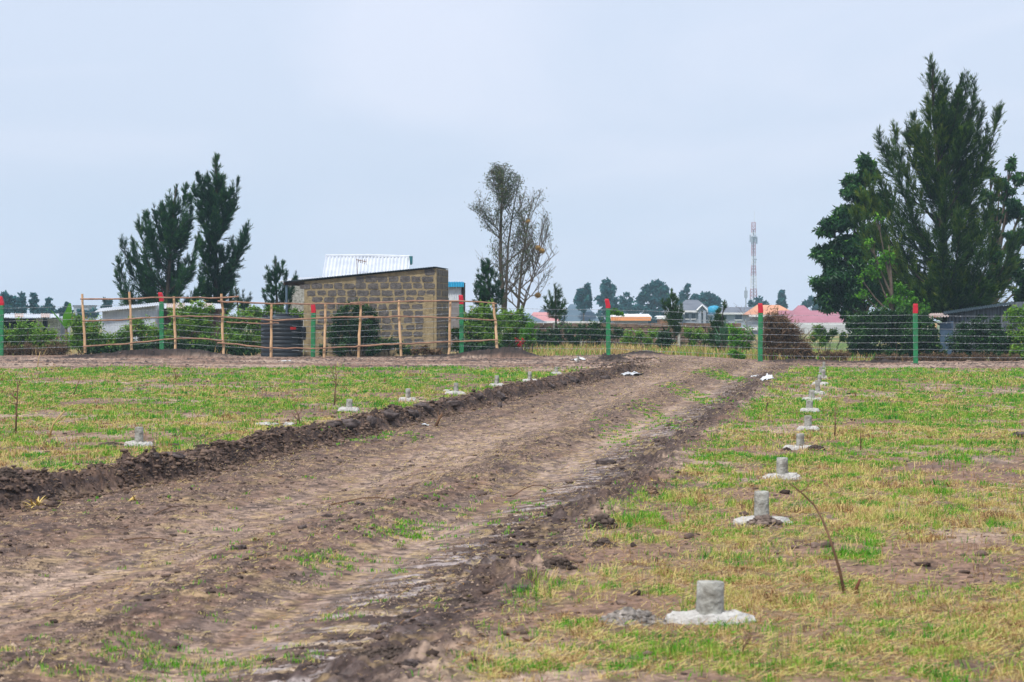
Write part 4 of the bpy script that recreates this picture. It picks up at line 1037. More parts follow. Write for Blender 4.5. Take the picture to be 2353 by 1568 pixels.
# tall sparse tree -------------------------------------------------
def sparse_tree(px, Z, lines, env, label, leafn, seed, r0, bare=0.0, dens=.42, lmax=3):
    random.seed(seed)
    X0 = (px - CX) / FPX * Z; z0 = g1(X0, Z)
    root = empty('sparse_tree', (X0, Z, z0), label, 'tree')
    m = MB(); tips = []
    def loc(p): return Vector(((p[0] - CX) / FPX * Z - X0, 0, EYE - (p[1] - HY) / FPX * Z - z0))
    def inside(v):
        xs = X0 + v.x; px_ = xs * FPX / Z + CX; py_ = HY - (v.z + z0 - EYE) * FPX / Z
        lo = np.interp(py_, env[0], env[1]); hi = np.interp(py_, env[0], env[2]); return lo - 6 < px_ < hi + 6 and py_ > env[0][0] - 6
    def grow(p, d, L, r, lvl):
        n = 5; pts = [p.copy()]
        for k in range(n):
            d = (d + Vector((random.gauss(0, .10), random.gauss(0, .12), random.gauss(.05, .06)))).normalized()
            q = pts[-1] + d * L / n
            if not inside(q): break
            pts.append(q)
        if len(pts) < 2: return
        m.tube(pts, [max(.0035, r * (1 - .75 * k / n)) for k in range(len(pts))], 4 if lvl else 5, cap=False)
        if lvl >= 2 or (lvl == 1 and lmax == 2): tips.extend(pts[1:])
        if lvl < lmax:
            for k in range(1, len(pts)):
                for _ in range(2 if lvl < 2 else random.choice((1, 2))):
                    az = random.uniform(0, 6.28); s_ = Vector((math.cos(az), math.sin(az) * .9, random.uniform(.0, .5)))
                    grow(pts[k], (d * .95 + s_ * .75).normalized(), L * random.uniform(.38, .62), r * .5, lvl + 1)
    for ln_, rr in lines:
        P = [loc(p) for p in ln_]
        P = [P[0] + Vector((0, 0, -.15))] + P[1:]
        m.tube(P, [rr * (1 - .82 * k / (len(P) - 1)) for k in range(len(P))], 7)
        tot = len(P)
        for i in range(1, tot):
            seg = P[i] - P[i - 1]
            for k in range(max(2, int(seg.length / dens))):
                u = random.random(); p = P[i - 1].lerp(P[i], u); q = (i - 1 + u) / (tot - 1)
                if q < .16: continue
                az = random.uniform(0, 6.28); s_ = Vector((math.cos(az), math.sin(az), .85 + .5 * q))
                grow(p, s_.normalized(), (2.35 - 1.35 * q) * random.uniform(.6, 1.1), .024 * (1.3 - q), 1)
    m.build('trunk', M_bark, root, smooth=True)
    T = np.array([t[:] for t in tips]); hh = T[:, 2] / T[:, 2].max()
    wgt = .30 + hh ** 1.5; wgt *= np.where(rng.random(len(T)) < .7, 1, .3); wgt /= wgt.sum()
    k = rng.choice(len(T), leafn, p=wgt); P = T[k] + rng.normal(0, .07, (leafn, 3))
    V, F = leaf_quads(P, .11, .26, droop=.2)
    link('leaves', mesh_np('leaves', V, F, L_olive, attr=np.repeat(rng.random(leafn), 4)), root)
    return root, T
ENV1 = ([385, 420, 480, 560, 640, 700, 730], [1140, 1110, 1076, 1085, 1100, 1110, 1120], [1165, 1200, 1215, 1222, 1225, 1215, 1200])
st1, _ = sparse_tree(1160, 93, [(((1160, 745), (1156, 680), (1150, 600), (1151, 520), (1153, 450), (1157, 392)), .10), (((1160, 740), (1164, 660), (1168, 560), (1180, 480), (1190, 430)), .06)], ENV1,
                     'tall slender tree with thin grey twigs and sparse olive leaves right of the hut', 5200, 5, .1)
ENV2 = ([440, 480, 540, 580, 640, 690, 730], [1190, 1185, 1180, 1180, 1170, 1165, 1165], [1245, 1256, 1260, 1292, 1262, 1250, 1215])
st2, _ = sparse_tree(1188, 96, [(((1188, 745), (1193, 680), (1200, 600), (1212, 520), (1222, 460)), .07), (((1192, 745), (1210, 670), (1236, 620), (1258, 600), (1285, 578)), .032), (((1190, 745), (1220, 650), (1240, 560), (1250, 480)), .028), (((1190, 745), (1200, 700), (1218, 682), (1236, 676), (1246, 668)), .034), (((1224, 640), (1234, 600), (1240, 574), (1249, 562)), .014), (((1206, 560), (1210, 530), (1213, 506), (1217, 494)), .014)], ENV2,
                     'leaning half-bare tree carrying round weaver nests, right of the tall slender tree', 900, 9, .08, dens=.55, lmax=2)
M_nest = mat('straw_nest', (.42, .27, .09), .95, noise=(.26, .15, .05), bump=.8, scale=20)
for (px, py, r), lb in zip(((1213, 509, 5.5), (1236, 570, 7), (1245, 577, 7), (1236, 679, 7)), ('highest straw weaver nest in the half-bare tree', 'left one of two touching straw weaver nests halfway up the half-bare tree', 'right one of two touching straw weaver nests halfway up the half-bare tree', 'lowest straw weaver nest in the half-bare tree, near the fence line')):
    x, y, z = W(px, py, 95.5); r = r / PXM(95.5)
    v = IV2 * (1 + (rng.random((len(IV2), 1)) - .5) * .14) * np.array([1, 1, .85]) * r
    o = link('weaver_nest', mesh_np('nest', v, IF2, M_nest, smooth=False)); o.location = (x, y, z); tag(o, lb, 'bird nest', 'weaver nests in the half-bare tree')
    n = 140; d = rng.normal(size=(n, 3)); d /= np.linalg.norm(d, axis=1)[:, None]
    V, F = leaf_quads(d * r * .9 * np.array([1, 1, .85]), .11, .06, dirs=d * .4 + rng.normal(size=(n, 3)) * .6, spread=.2)
    link('straw_ends', mesh_np('straw_ends', V, F, L_brown, attr=np.repeat(rng.uniform(.5, .9, n), 4)), o)

# ------------------------------------------------------------------ bushes behind the fence
def bush(*a, **k):
    k.setdefault('cat', 'bush'); k.setdefault('name', 'bush'); k.setdefault('trunk', False); k.setdefault('lm', L_bush); k.setdefault('stemname', 'stems')
    k.setdefault('size', .09); k.setdefault('elong', .4); k.setdefault('clump', .65)
    return leafy(*a, **k)
bush(60, 810, 82, [(15, 775, 22), (45, 765, 22), (80, 768, 22), (110, 780, 20), (30, 795, 18), (90, 800, 18), (-15, 775, 22), (135, 795, 14)], 'rounded light green bush behind the leftmost green fence post', leaves=9000, lm=L_bush)
bush(105, 825, 80.5, [(85, 812, 14), (115, 808, 16), (140, 806, 15), (60, 815, 12), (30, 815, 12)], 'low greyish brown dead scrub under the light green bush at the left', name='dead_scrub', leaves=2200, lm=L_brown, elong=.12, size=.16)
bush(215, 800, 81, [(180, 745, 18), (190, 765, 24), (215, 760, 22), (200, 790, 24), (230, 790, 22), (170, 785, 16)], 'dark olive bush at the left end of the pole fence', leaves=8000)
bush(300, 815, 81.5, [(255, 785, 18), (290, 770, 20), (320, 750, 18), (330, 775, 24), (300, 798, 20), (355, 765, 16), (360, 795, 20), (265, 800, 16)], 'reddish green bush in front of the pale corrugated shed', leaves=9500)
bush(430, 815, 81.5, [(400, 740, 18), (430, 722, 18), (455, 715, 16), (470, 740, 22), (430, 755, 26), (400, 780, 24), (450, 785, 26), (480, 775, 22), (480, 720, 12)], 'tall leafy bush with drying tops in front of the rusty roofed shed', leaves=13000)
bush(560, 815, 84, [(525, 740, 18), (555, 735, 20), (580, 740, 18), (530, 770, 22), (565, 775, 24), (595, 765, 16), (540, 800, 18), (585, 798, 18), (600, 735, 10)], 'bright green bush between the rusty roofed shed and the black water tank', leaves=10000)
bush(600, 740, 83, [(590, 715, 12), (620, 712, 13), (645, 715, 12), (670, 718, 12), (575, 722, 10), (690, 725, 8)], 'leafy shrub showing just above the black water tank', leaves=3500, trunk=True, stemname='stems', trunk_r=.02)
bush(820, 820, 78.4, [(790, 720, 16), (820, 715, 16), (850, 722, 15), (780, 750, 22), (815, 750, 26), (850, 752, 20), (785, 785, 24), (820, 785, 26), (852, 785, 20), (765, 770, 14)], 'dense dark green bush growing against the front wall of the block hut', lm=L_dbush, leaves=13000, size=.08)
bush(880, 825, 78.2, [(870, 800, 14), (895, 795, 15), (920, 800, 13), (850, 808, 12), (935, 808, 9), (780, 812, 12), (740, 808, 10)], 'low dark scrub along the foot of the block hut wall', lm=L_dbush, leaves=4000, size=.08)
bush(975, 820, 78, [(955, 812, 7), (975, 805, 9), (990, 812, 7), (1008, 812, 6)], 'small reddish weed clump at the right foot of the block hut', leaves=900, lm=L_brown)
bush(1080, 810, 82, [(1075, 735, 15), (1095, 725, 18), (1120, 718, 20), (1080, 760, 20), (1110, 755, 22), (1140, 745, 22), (1090, 790, 18), (1125, 788, 18), (1045, 770, 14), (1050, 795, 12)], 'green bush between the right side of the hut and the end of the pole fence', leaves=11000)
bush(1180, 810, 83, [(1160, 735, 18), (1180, 742, 20), (1205, 752, 20), (1165, 770, 20), (1195, 780, 20), (1160, 795, 16), (1215, 785, 16), (1190, 725, 12)], 'yellowish green bush under the half-bare tree', leaves=9000)
leafy(1213, 800, 80, [(1205, 768, 10), (1215, 762, 10), (1222, 775, 10), (1208, 785, 9)], 'bright lime green leafy plant beside the end of the pole fence', cat='plant', name='leafy_plant', lm=L_lime, leaves=420, size=.22, elong=.18, droop=-.8, trunk=False, stemname='stems')
leafy(1193, 812, 79.6, [(1188, 782, 4), (1196, 790, 4), (1202, 784, 3), (1194, 796, 3)], 'small plant with red flowers behind the soil mound', cat='plant', name='red_flower_plant', lm=leafmat('red_petals', [(0, (.30, .01, .01)), (1, (.62, .02, .03))]), leaves=70, size=.08, elong=.7, trunk=False, stemname='stems')
bush(1330, 800, 90, [(1250, 775, 16), (1280, 770, 16), (1310, 768, 15), (1340, 765, 15), (1370, 760, 16), (1395, 770, 14), (1270, 790, 12), (1320, 788, 12), (1365, 785, 12), (1240, 795, 12), (1420, 765, 9)], 'long dark green hedge bush growing in front of the stone wall', lm=L_dbush, leaves=10000)
bush(1470, 800, 91, [(1440, 775, 12), (1470, 770, 11), (1500, 768, 10), (1455, 790, 10), (1490, 785, 10)], 'low green bush against the middle of the stone wall', leaves=3000)
bush(1590, 800, 92, [(1580, 765, 10), (1605, 770, 12), (1625, 780, 12), (1590, 785, 10)], 'low green bush near the right end of the stone wall', leaves=2800)
leafy(1527, 805, 84, [(1522, 762, 9), (1532, 765, 9), (1525, 775, 10), (1535, 780, 8), (1518, 782, 8), (1528, 790, 7)], 'small dark green mango sapling with drooping leaves before the stone wall', name='mango_sapling', lm=L_dbush, leaves=600, size=.24, elong=.22, droop=1.6, trunk_r=.025)
leafy(1412, 800, 90, [(1404, 718, 7), (1414, 715, 7), (1422, 719, 6), (1430, 722, 4)], 'tiny flat-topped green acacia sapling on a forked stem above the stone wall', name='acacia_sapling', lm=L_lime, leaves=500, size=.08, elong=.5, trunk_r=.018)
leafy(1675, 800, 83, [(1660, 775, 9), (1670, 785, 9), (1655, 790, 8)], 'clump of stiff grey-green aloe leaves behind the wire fence', cat='plant', name='aloe_plant', lm=leafmat('aloe_green', [(0, (.04, .12, .06)), (1, (.09, .22, .10))]), leaves=60, size=.5, elong=.12, droop=-2.5, trunk=False, stemname='stems')
bush(1700, 815, 82, [(1685, 760, 10, .6), (1700, 768, 12), (1720, 775, 11), (1690, 785, 12), (1712, 795, 10)], 'fresh green bush left of the dry brown bush', leaves=2500, lm=L_lime, size=.1)
bush(1700, 830, 78, [(1690, 815, 7), (1705, 820, 6), (1680, 812, 5)], 'small leafy weed at the foot of the wire fence near the road end', leaves=500, lm=L_lime)
bush(1895, 800, 92, [(1880, 760, 11), (1870, 775, 9), (1900, 770, 11), (1915, 765, 8), (1935, 775, 9), (1890, 785, 10)], 'green bush in front of the white boundary wall', leaves=3000)
for (px, Z, B, lb) in ((2000, 81, [(1965, 745, 16), (1990, 735, 18), (2020, 730, 18), (1975, 775, 24), (2010, 770, 26), (1975, 810, 20), (2010, 812, 20), (1965, 825, 10)], 'tall dark overgrown hedge, left part beside the dry grass gap'),
                       (2070, 80.5, [(2045, 730, 18), (2075, 740, 20), (2110, 745, 18), (2050, 770, 26), (2090, 775, 26), (2120, 770, 20), (2050, 812, 20), (2090, 815, 22), (2125, 810, 16), (2140, 765, 14), (2142, 795, 14), (2160, 820, 12), (2125, 735, 14)], 'tall dark overgrown hedge right behind the last green fence post'),):
    bush(px, 835, Z, B, lb, lm=L_dbush, leaves=19000, size=.10, clump=.85, group='overgrown dark hedges under the right-hand trees', name='overgrown_hedge')
bush(2220, 838, 80.8, [(2205, 785, 22, .7), (2240, 775, 24, .7), (2275, 775, 24, .7), (2220, 820, 20, .9), (2260, 815, 22, .9), (2305, 780, 26, .7), (2300, 820, 22, .9), (2250, 745, 18, .45), (2285, 745, 18, .4), (2210, 750, 12, .4)], 'tangled dark creeper hanging over the iron shed wall', name='creeper', cat='creeper', lm=L_dbush, leaves=16000, size=.10, clump=.8)
bush(2345, 838, 80.4, [(2330, 730, 18, .7), (2355, 720, 20), (2340, 770, 24), (2370, 770, 24), (2335, 815, 20), (2370, 815, 24), (2400, 760, 26)], 'leafy dark bush at the right edge in front of the iron shed', lm=L_bush, leaves=9000, size=.10)

for i, (px, Z, yy, lm_, lb) in enumerate(((20, 80.3, 806, L_brown, 'low brown scrub at the foot of the leftmost wire fence span'), (250, 79.2, 806, L_dbush, 'low dark weeds under the left end of the pole fence'), (345, 79.2, 800, L_dbush, 'low dark weeds between the first and second stakes of the pole fence'), (440, 79.5, 802, L_dbush, 'low dark weeds behind the left soil mound'),
        (540, 79.5, 808, L_dbush, 'low dark weeds left of the black water tank'), (1110, 79.0, 800, L_dbush, 'dark weeds behind the right-hand soil mound'), (1900, 78.8, 822, L_brown, 'low dry brown scrub right of the dry brown bush'), (2060, 78.6, 826, L_brown, 'low brown scrub at the foot of the dark hedge'), (2170, 78.6, 826, L_brown, 'low brown scrub by the shed door'), (2290, 78.6, 828, L_brown, 'low brown scrub at the foot of the iron shed'))):
    bush(px, 830, Z, [(px + d, yy + random.uniform(-5, 4), random.uniform(7, 12)) for d in (-48, -32, -18, -4, 12, 26, 42)], lb, name='low_scrub', lm=lm_, leaves=4200, size=.10, elong=(.15 if lm_ is L_brown else .4), clump=.8)
# banana plant ------------------------------------------------------
def banana(px, Z, label):
    X0 = (px - CX) / FPX * Z; z0 = g1(X0, Z); root = empty('banana_plant', (X0, Z, z0), label, 'plant')
    m = MB(); m.tube([(0, 0, -.1), (.01, 0, .5), (0, 0, .8)], [.07, .06, .04], 8); m.build('stem', M_bark, root, smooth=True)
    for az, el, L in ((3.0, 55, .95), (.3, 82, .95), (1.8, 72, .7), (5.5, 50, .7)):
        V = []; n = 9
        for k in range(n):
            u = k / (n - 1); r_ = L * u * math.cos(math.radians(el)); h_ = .75 + L * u * math.sin(math.radians(el)) - .25 * u * u * L * math.cos(math.radians(el))
            wd_ = .12 * math.sin(math.pi * min(1, u * .92 + .06)) ** .7
            c = Vector((math.cos(az) * r_, math.sin(az) * r_, h_)); s_ = Vector((-math.sin(az), math.cos(az) * 1, 0)) if el < 75 else Vector((1, .3, 0)).normalized()
            V += [c - s_ * wd_ + Vector((0, 0, .03)), c, c + s_ * wd_ + Vector((0, 0, .03))]
        F = []
        for k in range(n - 1):
            a = 3 * k; F += [(a, a + 1, a + 4, a + 3), (a + 1, a + 2, a + 5, a + 4)]
        link('leaf', mesh_np('leaf', np.array([v[:] for v in V]), np.array(F), L_lime, attr=np.full(len(V), rng.uniform(.25, .55)), smooth=True), root)
banana(152, 88, 'young banana plant with broad bright green leaves between the left sheds')

# bare thorn tree and dry brown bush --------------------------------
def twiggy(name, px, Z, cat, label, n, reach, H, r0, m_, seed, spread=.9, env=None, lv=3, bend=.12):
    random.seed(seed); X0 = (px - CX) / FPX * Z; z0 = g1(X0, Z); root = empty(name, (X0, Z, z0), label, cat); mt = MB(); mb = MB()
    def grow(p, d, L, r, l):
        m = mt if l == lv else mb
        pts = [p]; 
        for k in range(5):
            d = (d + Vector((random.gauss(0, bend), random.gauss(0, bend), random.gauss(0, bend * .8)))).normalized(); q = pts[-1] + d * L / 5
            if q.z > H * 1.05: d.z *= -.3
            pts.append(q)
        m.tube(pts, [max(.003, r * (1 - .7 * k / 5)) for k in range(6)], 4, cap=False)
        if l > 0:
            for k in range(2, 6):
                if random.random() < .75: grow(pts[k], (d + Vector((random.gauss(0, .7), random.gauss(0, .7), random.gauss(.05, .5)))).normalized(), L * random.uniform(.4, .65), r * .5, l - 1)
    for i in range(n):
        az = random.uniform(0, 6.28); el = random.uniform(.5, 1.5)
        d = Vector((math.cos(az) * spread, math.sin(az) * spread, el)).normalized(); grow(Vector((random.gauss(0, .08), random.gauss(0, .08), -.05)), d, reach * random.uniform(.6, 1.1), r0, lv)
    mt.build('trunk', m_, root); mb.build('branches', m_, root); return root
M_grey = mat('grey_dead_wood', (.16, .13, .115), .9, noise=(.10, .08, .07))
twiggy('bare_thorn_tree', 1792, 80, 'tree', 'bare tangled thorn tree with long arching grey branches rising over the dry brown bush', 9, 1.35, 2.3, .026, M_grey, 4, spread=1.25, bend=.16)
for i in range(7):
    pass
root = bush(1800, 835, 79, [(1775, 740, 15), (1800, 745, 17), (1775, 770, 22), (1810, 775, 24), (1780, 805, 24), (1820, 805, 24), (1845, 800, 17), (1765, 825, 14), (1835, 825, 14)], 'dense dry brown bush of dead twigs behind the sixth green post', name='dry_bush', lm=L_brown, leaves=14000, elong=.10, size=.22, droop=.5)
twiggy('dead_sapling', 1160, 79.5, 'plant', 'broken dark dead stem sticking up behind the end of the pole fence', 2, .6, 1.3, .03, M_barkd, 12, spread=.3)
# ------------------------------------------------------------------ distant houses
M_roofb = mat('slate_blue_roof', (.10, .15, .20), .7, noise=(.07, .11, .15), scale=.4)
M_roofg = mat('grey_tile_roof', (.16, .17, .20), .8, noise=(.10, .11, .14), scale=.6)
M_roofp = mat('pink_roof', (.50, .23, .23), .7, noise=(.42, .18, .18), scale=.4)
M_roofr = mat('dusky_pink_roof', (.36, .15, .19), .7, noise=(.28, .11, .14), scale=.4)
M_roofo = mat('orange_roof', (.60, .29, .17), .7, noise=(.48, .22, .13), scale=.4)
M_wallw = mat('white_wall', (.50, .50, .51), .85, noise=(.38, .38, .40), scale=.5)
M_wallg = mat('grey_blue_wall', (.33, .36, .42), .85, noise=(.25, .28, .34), scale=.5)
M_wallo = mat('orange_wall', (.75, .30, .10), .85, noise=(.62, .24, .08), scale=.5)
M_win = mat('window_glass_dark', (.02, .03, .045), .2)
M_trim = mat('white_trim', (.75, .75, .76), .7)
def house(name, label, cat, Z, x0, x1, rx0, rx1, yr, ye, yb, rm, wm, depth=8, wins=(), front_gable=None, trim=True, group=None):
    """walls x0..x1 (px), ridge rx0..rx1 at yr, eaves at ye, floor at yb"""
    k = Z / FPX; cx_ = ((x0 + x1) / 2 - CX) * k; zb = EYE - (yb - HY) * k; zg = g1(cx_, Z)
    root = empty(name, (cx_, Z, zg), label, cat, group)
    def X(p): return (p - CX) * k - cx_
    def Zz(p): return EYE - (p - HY) * k - zg
    m = MB(); m.box(((X(x0) + X(x1)) / 2, depth / 2, (Zz(ye) - .5) / 2), (X(x1) - X(x0) - .8, depth - .8, Zz(ye) + .5)); m.build('wall', wm, root)
    ze, zr = Zz(ye), Zz(yr)
    v = [(X(x0), 0, ze), (X(x1), 0, ze), (X(x1), depth, ze), (X(x0), depth, ze), (X(rx0), depth / 2, zr), (X(rx1), depth / 2, zr)]
    m = MB(); m.add(v, [(0, 1, 5, 4), (1, 2, 5), (2, 3, 4, 5), (3, 0, 4), (3, 2, 1, 0)]); r = m.build('roof', rm, root)
    if trim:
        m = MB(); m.box(((X(x0) + X(x1)) / 2, -.05, ze - .12), (X(x1) - X(x0) + .1, .12, .24)); m.build('fascia', M_trim, root)
    if front_gable:
        for g0, g1_, gy in front_gable:
            gm = (g0 + g1_) / 2
            m = MB(); zt = Zz(gy)
            m.add([(X(g0), -1.2, ze), (X(g1_), -1.2, ze), (X(gm), -1.2, zt), (X(g0), depth * .4, ze), (X(g1_), depth * .4, ze), (X(gm), depth * .4, zt)], [(0, 2, 5, 3), (1, 4, 5, 2), (3, 5, 4)]); m.build('gable_roof', rm, root)
            m = MB(); m.add([(X(g0) + .3, -1.0, ze), (X(g1_) - .3, -1.0, ze), (X(gm), -1.0, zt - .25)], [(0, 1, 2)]); m.box((X(g0) + .35, -.95, ze / 2), (.35, .35, ze)); m.box((X(g1_) - .35, -.95, ze / 2), (.35, .35, ze)); m.build('gable_wall', wm, root)
            m = MB(); m.tube([(X(g0), -1.25, ze), (X(gm), -1.25, zt), (X(g1_), -1.25, ze)], .14, 4); m.build('gable_trim', M_trim, root)
    for a, b, c, d in wins:
        m = MB(); m.box(((X(a) + X(b)) / 2, .36, (Zz(c) + Zz(d)) / 2), (X(b) - X(a), .1, abs(Zz(c) - Zz(d)))); wo = m.build('window', M_win, root)
        m = MB(); m.box(((X(a) + X(b)) / 2, .30, Zz(d) - .05), (X(b) - X(a) + .2, .12, .1)); m.build('sill', M_trim, wo)
    return root
house('pink_roofed_house', 'low far house with light pink roof left of the slate blue pyramid roof', 'house', 300, 1212, 1288, 1226, 1262, 718, 738, 752, M_roofp, M_wallw, wins=((1225, 1235, 742, 748), (1255, 1265, 742, 748)))
house('slate_roofed_house', 'far house with low dark slate hip roof at the left end of the far houses', 'house', 280, 1165, 1258, 1190, 1215, 722, 742, 755, M_roofb, M_wallg, wins=((1190, 1200, 745, 751),))
house('slate_roofed_house', 'far house with tall slate blue pyramid roof right of the pink roof', 'house', 330, 1284, 1378, 1312, 1350, 699, 739, 757, M_roofb, M_wallg, wins=((1300, 1312, 743, 752), (1325, 1345, 743, 753), (1358, 1366, 743, 752)))
house('dark_roofed_house', 'far house with low dark roof behind the thin light green sapling', 'house', 380, 1235, 1290, 1245, 1280, 710, 722, 738, M_roofb, M_wallg)
house('orange_walled_house', 'long low far building with orange wall and white roof edge', 'house', 310, 1402, 1497, 1405, 1494, 722, 728, 757, M_trim, M_wallg, depth=7)
house('orange_walled_annex', 'small orange walled building between the long orange one and the gabled grey house', 'house', 310, 1510, 1545, 1512, 1543, 726, 729, 745, M_trim, M_wallo, depth=7)
o = MB(); k = 309.8 / FPX
o.box(((1449.5 - CX) * k, 309.8, EYE - (733 - HY) * k), (92 * k, .5, 9 * k)); orng = o.build('orange_sign_band', M_wallo); tag(orng, 'long plain orange band along the front of the long low far building', 'facade band')
house('gabled_house', 'big far house with grey hipped roof and small white-edged front gables', 'house', 320, 1556, 1636, 1582, 1610, 689, 714, 760, M_roofg, M_wallg, depth=10, wins=((1590, 1598, 722, 733), (1615, 1625, 722, 735), (1575, 1583, 722, 733)), front_gable=((1600, 1624, 702),))
house('gabled_house', 'left low wing of the gabled far grey house with its own white-edged gable', 'house', 318, 1528, 1572, 1540, 1562, 706, 718, 760, M_roofg, M_wallg, depth=8, front_gable=((1534, 1562, 698),))
house('grey_terrace', 'long grey far building with white roof edge right of the gabled house', 'house', 340, 1642, 1745, 1644, 1742, 706, 719, 758, M_roofg, M_wallg, depth=9, wins=((1655, 1670, 725, 735), (1690, 1705, 725, 735), (1715, 1728, 725, 735)))
house('orange_roofed_house', 'far house with bright orange roof seen through the bare thorn tree', 'house', 290, 1722, 1835, 1748, 1800, 701, 724, 757, M_roofo, M_wallg, depth=9)
house('dusky_pink_roofed_house', 'long far house with dusky pink roof and a pointed gable beside the right-hand trees', 'house', 280, 1785, 1950, 1800, 1940, 714, 742, 762, M_roofr, M_wallw, depth=10, front_gable=None, trim=True)
house('pink_gabled_wing', 'tall pointed dusky pink roof wing in front of the long pink roof', 'house', 276, 1812, 1898, 1845, 1858, 702, 742, 762, M_roofr, M_wallw, depth=9)
# boundary wall
m = MB(); k = 255 / FPX
for i in range(9):
    x0 = 1742 + i * 25; m.box(((x0 + 12.5 - CX) * k, 255, EYE - (760 - HY) * k - .1), (24.5 * k, .2, 17 * k + .6))
    m.box(((x0 - CX) * k, 254.9, EYE - (759 - HY) * k), (.3, .35, 19 * k))
o = m.build('boundary_wall', M_wallw); tag(o, 'long white boundary wall in front of the pink roofed houses', 'wall')
# grey wall + sheets by sixth post
k = 240 / FPX; m = MB(); m.box(((1716 - CX) * k, 240, EYE - (765 - HY) * k), (48 * k, 3, 14 * k + .4), jit=.05); r = m.build('small_outbuilding', M_wallg); tag(r, 'small grey outbuilding with pale roof left of the sixth green post', 'outbuilding')
m = MB(); m.box(((1718 - CX) * k, 239.8, EYE - (756 - HY) * k), (34 * k, 3.6, .25)); m.build('roof', M_trim, r)
# blue tank on a stand
Zt = 318; k = Zt / FPX; X0 = (1641 - CX) * k
rt = empty('blue_roof_tank', (X0, Zt, g1(X0, Zt)), 'blue water tank on a stand between the gabled house and the grey far building', 'water tank')
zc = EYE - (714 - HY) * k - g1(X0, Zt)
m = MB(); m.lathe([(.75, zc - .5), (.8, zc + .35), (.5, zc + .55), (.1, zc + .62)], 16); m.build('tank', mat('tank_blue', (.02, .30, .50), .5), rt, smooth=True)
m = MB()
for a in (-.6, .6):
    for b in (-.6, .6): m.tube([(a, b, -.1), (a, b, zc - .5)], .06, 5)
m.box((0, 0, zc - .55), (1.7, 1.7, .1)); m.build('stand', M_wallg, rt)
# far block at the left
Zf = 420; k = Zf / FPX; X0 = (186 - CX) * k
fb = empty('flat_roofed_block', (X0, Zf, g1(X0, Zf)), 'far grey flat-roofed block showing left of the pale corrugated shed', 'building')
m = MB(); zt = EYE - (705 - HY) * k - g1(X0, Zf); m.box((0, 4, zt / 2), (34 * k, 8, zt)); m.build('wall', M_wallg, fb)
m = MB(); m.box((0, 4, zt + .12), (34 * k + .3, 8.3, .24)); m.build('parapet', M_roofg, fb)

# ------------------------------------------------------------------ distant trees
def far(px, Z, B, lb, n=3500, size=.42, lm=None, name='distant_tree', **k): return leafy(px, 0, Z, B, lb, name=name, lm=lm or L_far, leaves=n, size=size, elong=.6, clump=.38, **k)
GF = 'distant trees beyond the houses'
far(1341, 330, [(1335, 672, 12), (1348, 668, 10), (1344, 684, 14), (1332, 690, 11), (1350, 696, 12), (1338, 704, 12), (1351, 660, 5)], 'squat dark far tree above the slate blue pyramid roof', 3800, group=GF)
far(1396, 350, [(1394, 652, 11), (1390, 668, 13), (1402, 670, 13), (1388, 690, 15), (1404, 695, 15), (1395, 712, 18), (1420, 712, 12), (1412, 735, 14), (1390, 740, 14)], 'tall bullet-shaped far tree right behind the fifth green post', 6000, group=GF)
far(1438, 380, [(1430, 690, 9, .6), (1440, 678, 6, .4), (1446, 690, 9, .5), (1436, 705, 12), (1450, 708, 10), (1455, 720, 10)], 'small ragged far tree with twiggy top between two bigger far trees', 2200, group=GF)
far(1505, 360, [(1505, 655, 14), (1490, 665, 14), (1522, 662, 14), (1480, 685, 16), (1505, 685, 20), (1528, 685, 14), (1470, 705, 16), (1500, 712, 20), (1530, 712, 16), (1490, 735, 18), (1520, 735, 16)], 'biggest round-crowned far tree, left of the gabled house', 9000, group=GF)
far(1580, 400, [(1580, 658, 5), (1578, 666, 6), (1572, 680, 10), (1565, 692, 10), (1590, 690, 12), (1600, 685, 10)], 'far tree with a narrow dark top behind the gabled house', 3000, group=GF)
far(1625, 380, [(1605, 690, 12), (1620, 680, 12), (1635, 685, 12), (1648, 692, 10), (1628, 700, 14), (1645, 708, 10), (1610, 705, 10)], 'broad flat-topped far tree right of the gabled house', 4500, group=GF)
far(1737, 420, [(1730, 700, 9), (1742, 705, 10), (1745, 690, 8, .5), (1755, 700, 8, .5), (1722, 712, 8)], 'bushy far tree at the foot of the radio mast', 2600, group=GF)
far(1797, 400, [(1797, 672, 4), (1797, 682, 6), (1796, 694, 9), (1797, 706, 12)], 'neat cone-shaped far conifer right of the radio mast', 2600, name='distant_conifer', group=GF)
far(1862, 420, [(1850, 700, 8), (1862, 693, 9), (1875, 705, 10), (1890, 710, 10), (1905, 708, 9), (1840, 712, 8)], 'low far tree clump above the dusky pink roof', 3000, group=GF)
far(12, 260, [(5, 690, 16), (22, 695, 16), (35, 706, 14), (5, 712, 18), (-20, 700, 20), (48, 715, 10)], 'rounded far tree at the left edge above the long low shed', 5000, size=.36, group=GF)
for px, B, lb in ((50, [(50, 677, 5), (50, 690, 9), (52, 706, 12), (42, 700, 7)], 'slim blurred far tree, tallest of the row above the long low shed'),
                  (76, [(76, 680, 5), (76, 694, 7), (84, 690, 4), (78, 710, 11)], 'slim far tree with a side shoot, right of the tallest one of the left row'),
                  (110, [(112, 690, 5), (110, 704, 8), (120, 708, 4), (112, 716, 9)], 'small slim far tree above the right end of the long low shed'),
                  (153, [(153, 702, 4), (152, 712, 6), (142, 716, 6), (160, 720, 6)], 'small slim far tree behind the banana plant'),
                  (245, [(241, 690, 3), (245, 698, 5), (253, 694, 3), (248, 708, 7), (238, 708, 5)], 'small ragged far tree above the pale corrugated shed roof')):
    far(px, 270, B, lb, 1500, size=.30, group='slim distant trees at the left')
far(95, 300, [(88, 720, 10), (100, 718, 10), (130, 724, 9), (160, 724, 9), (190, 722, 10), (215, 722, 9)], 'low line of far scrub between the left sheds', 3500, cat='scrub', group=None, name='distant_scrub')
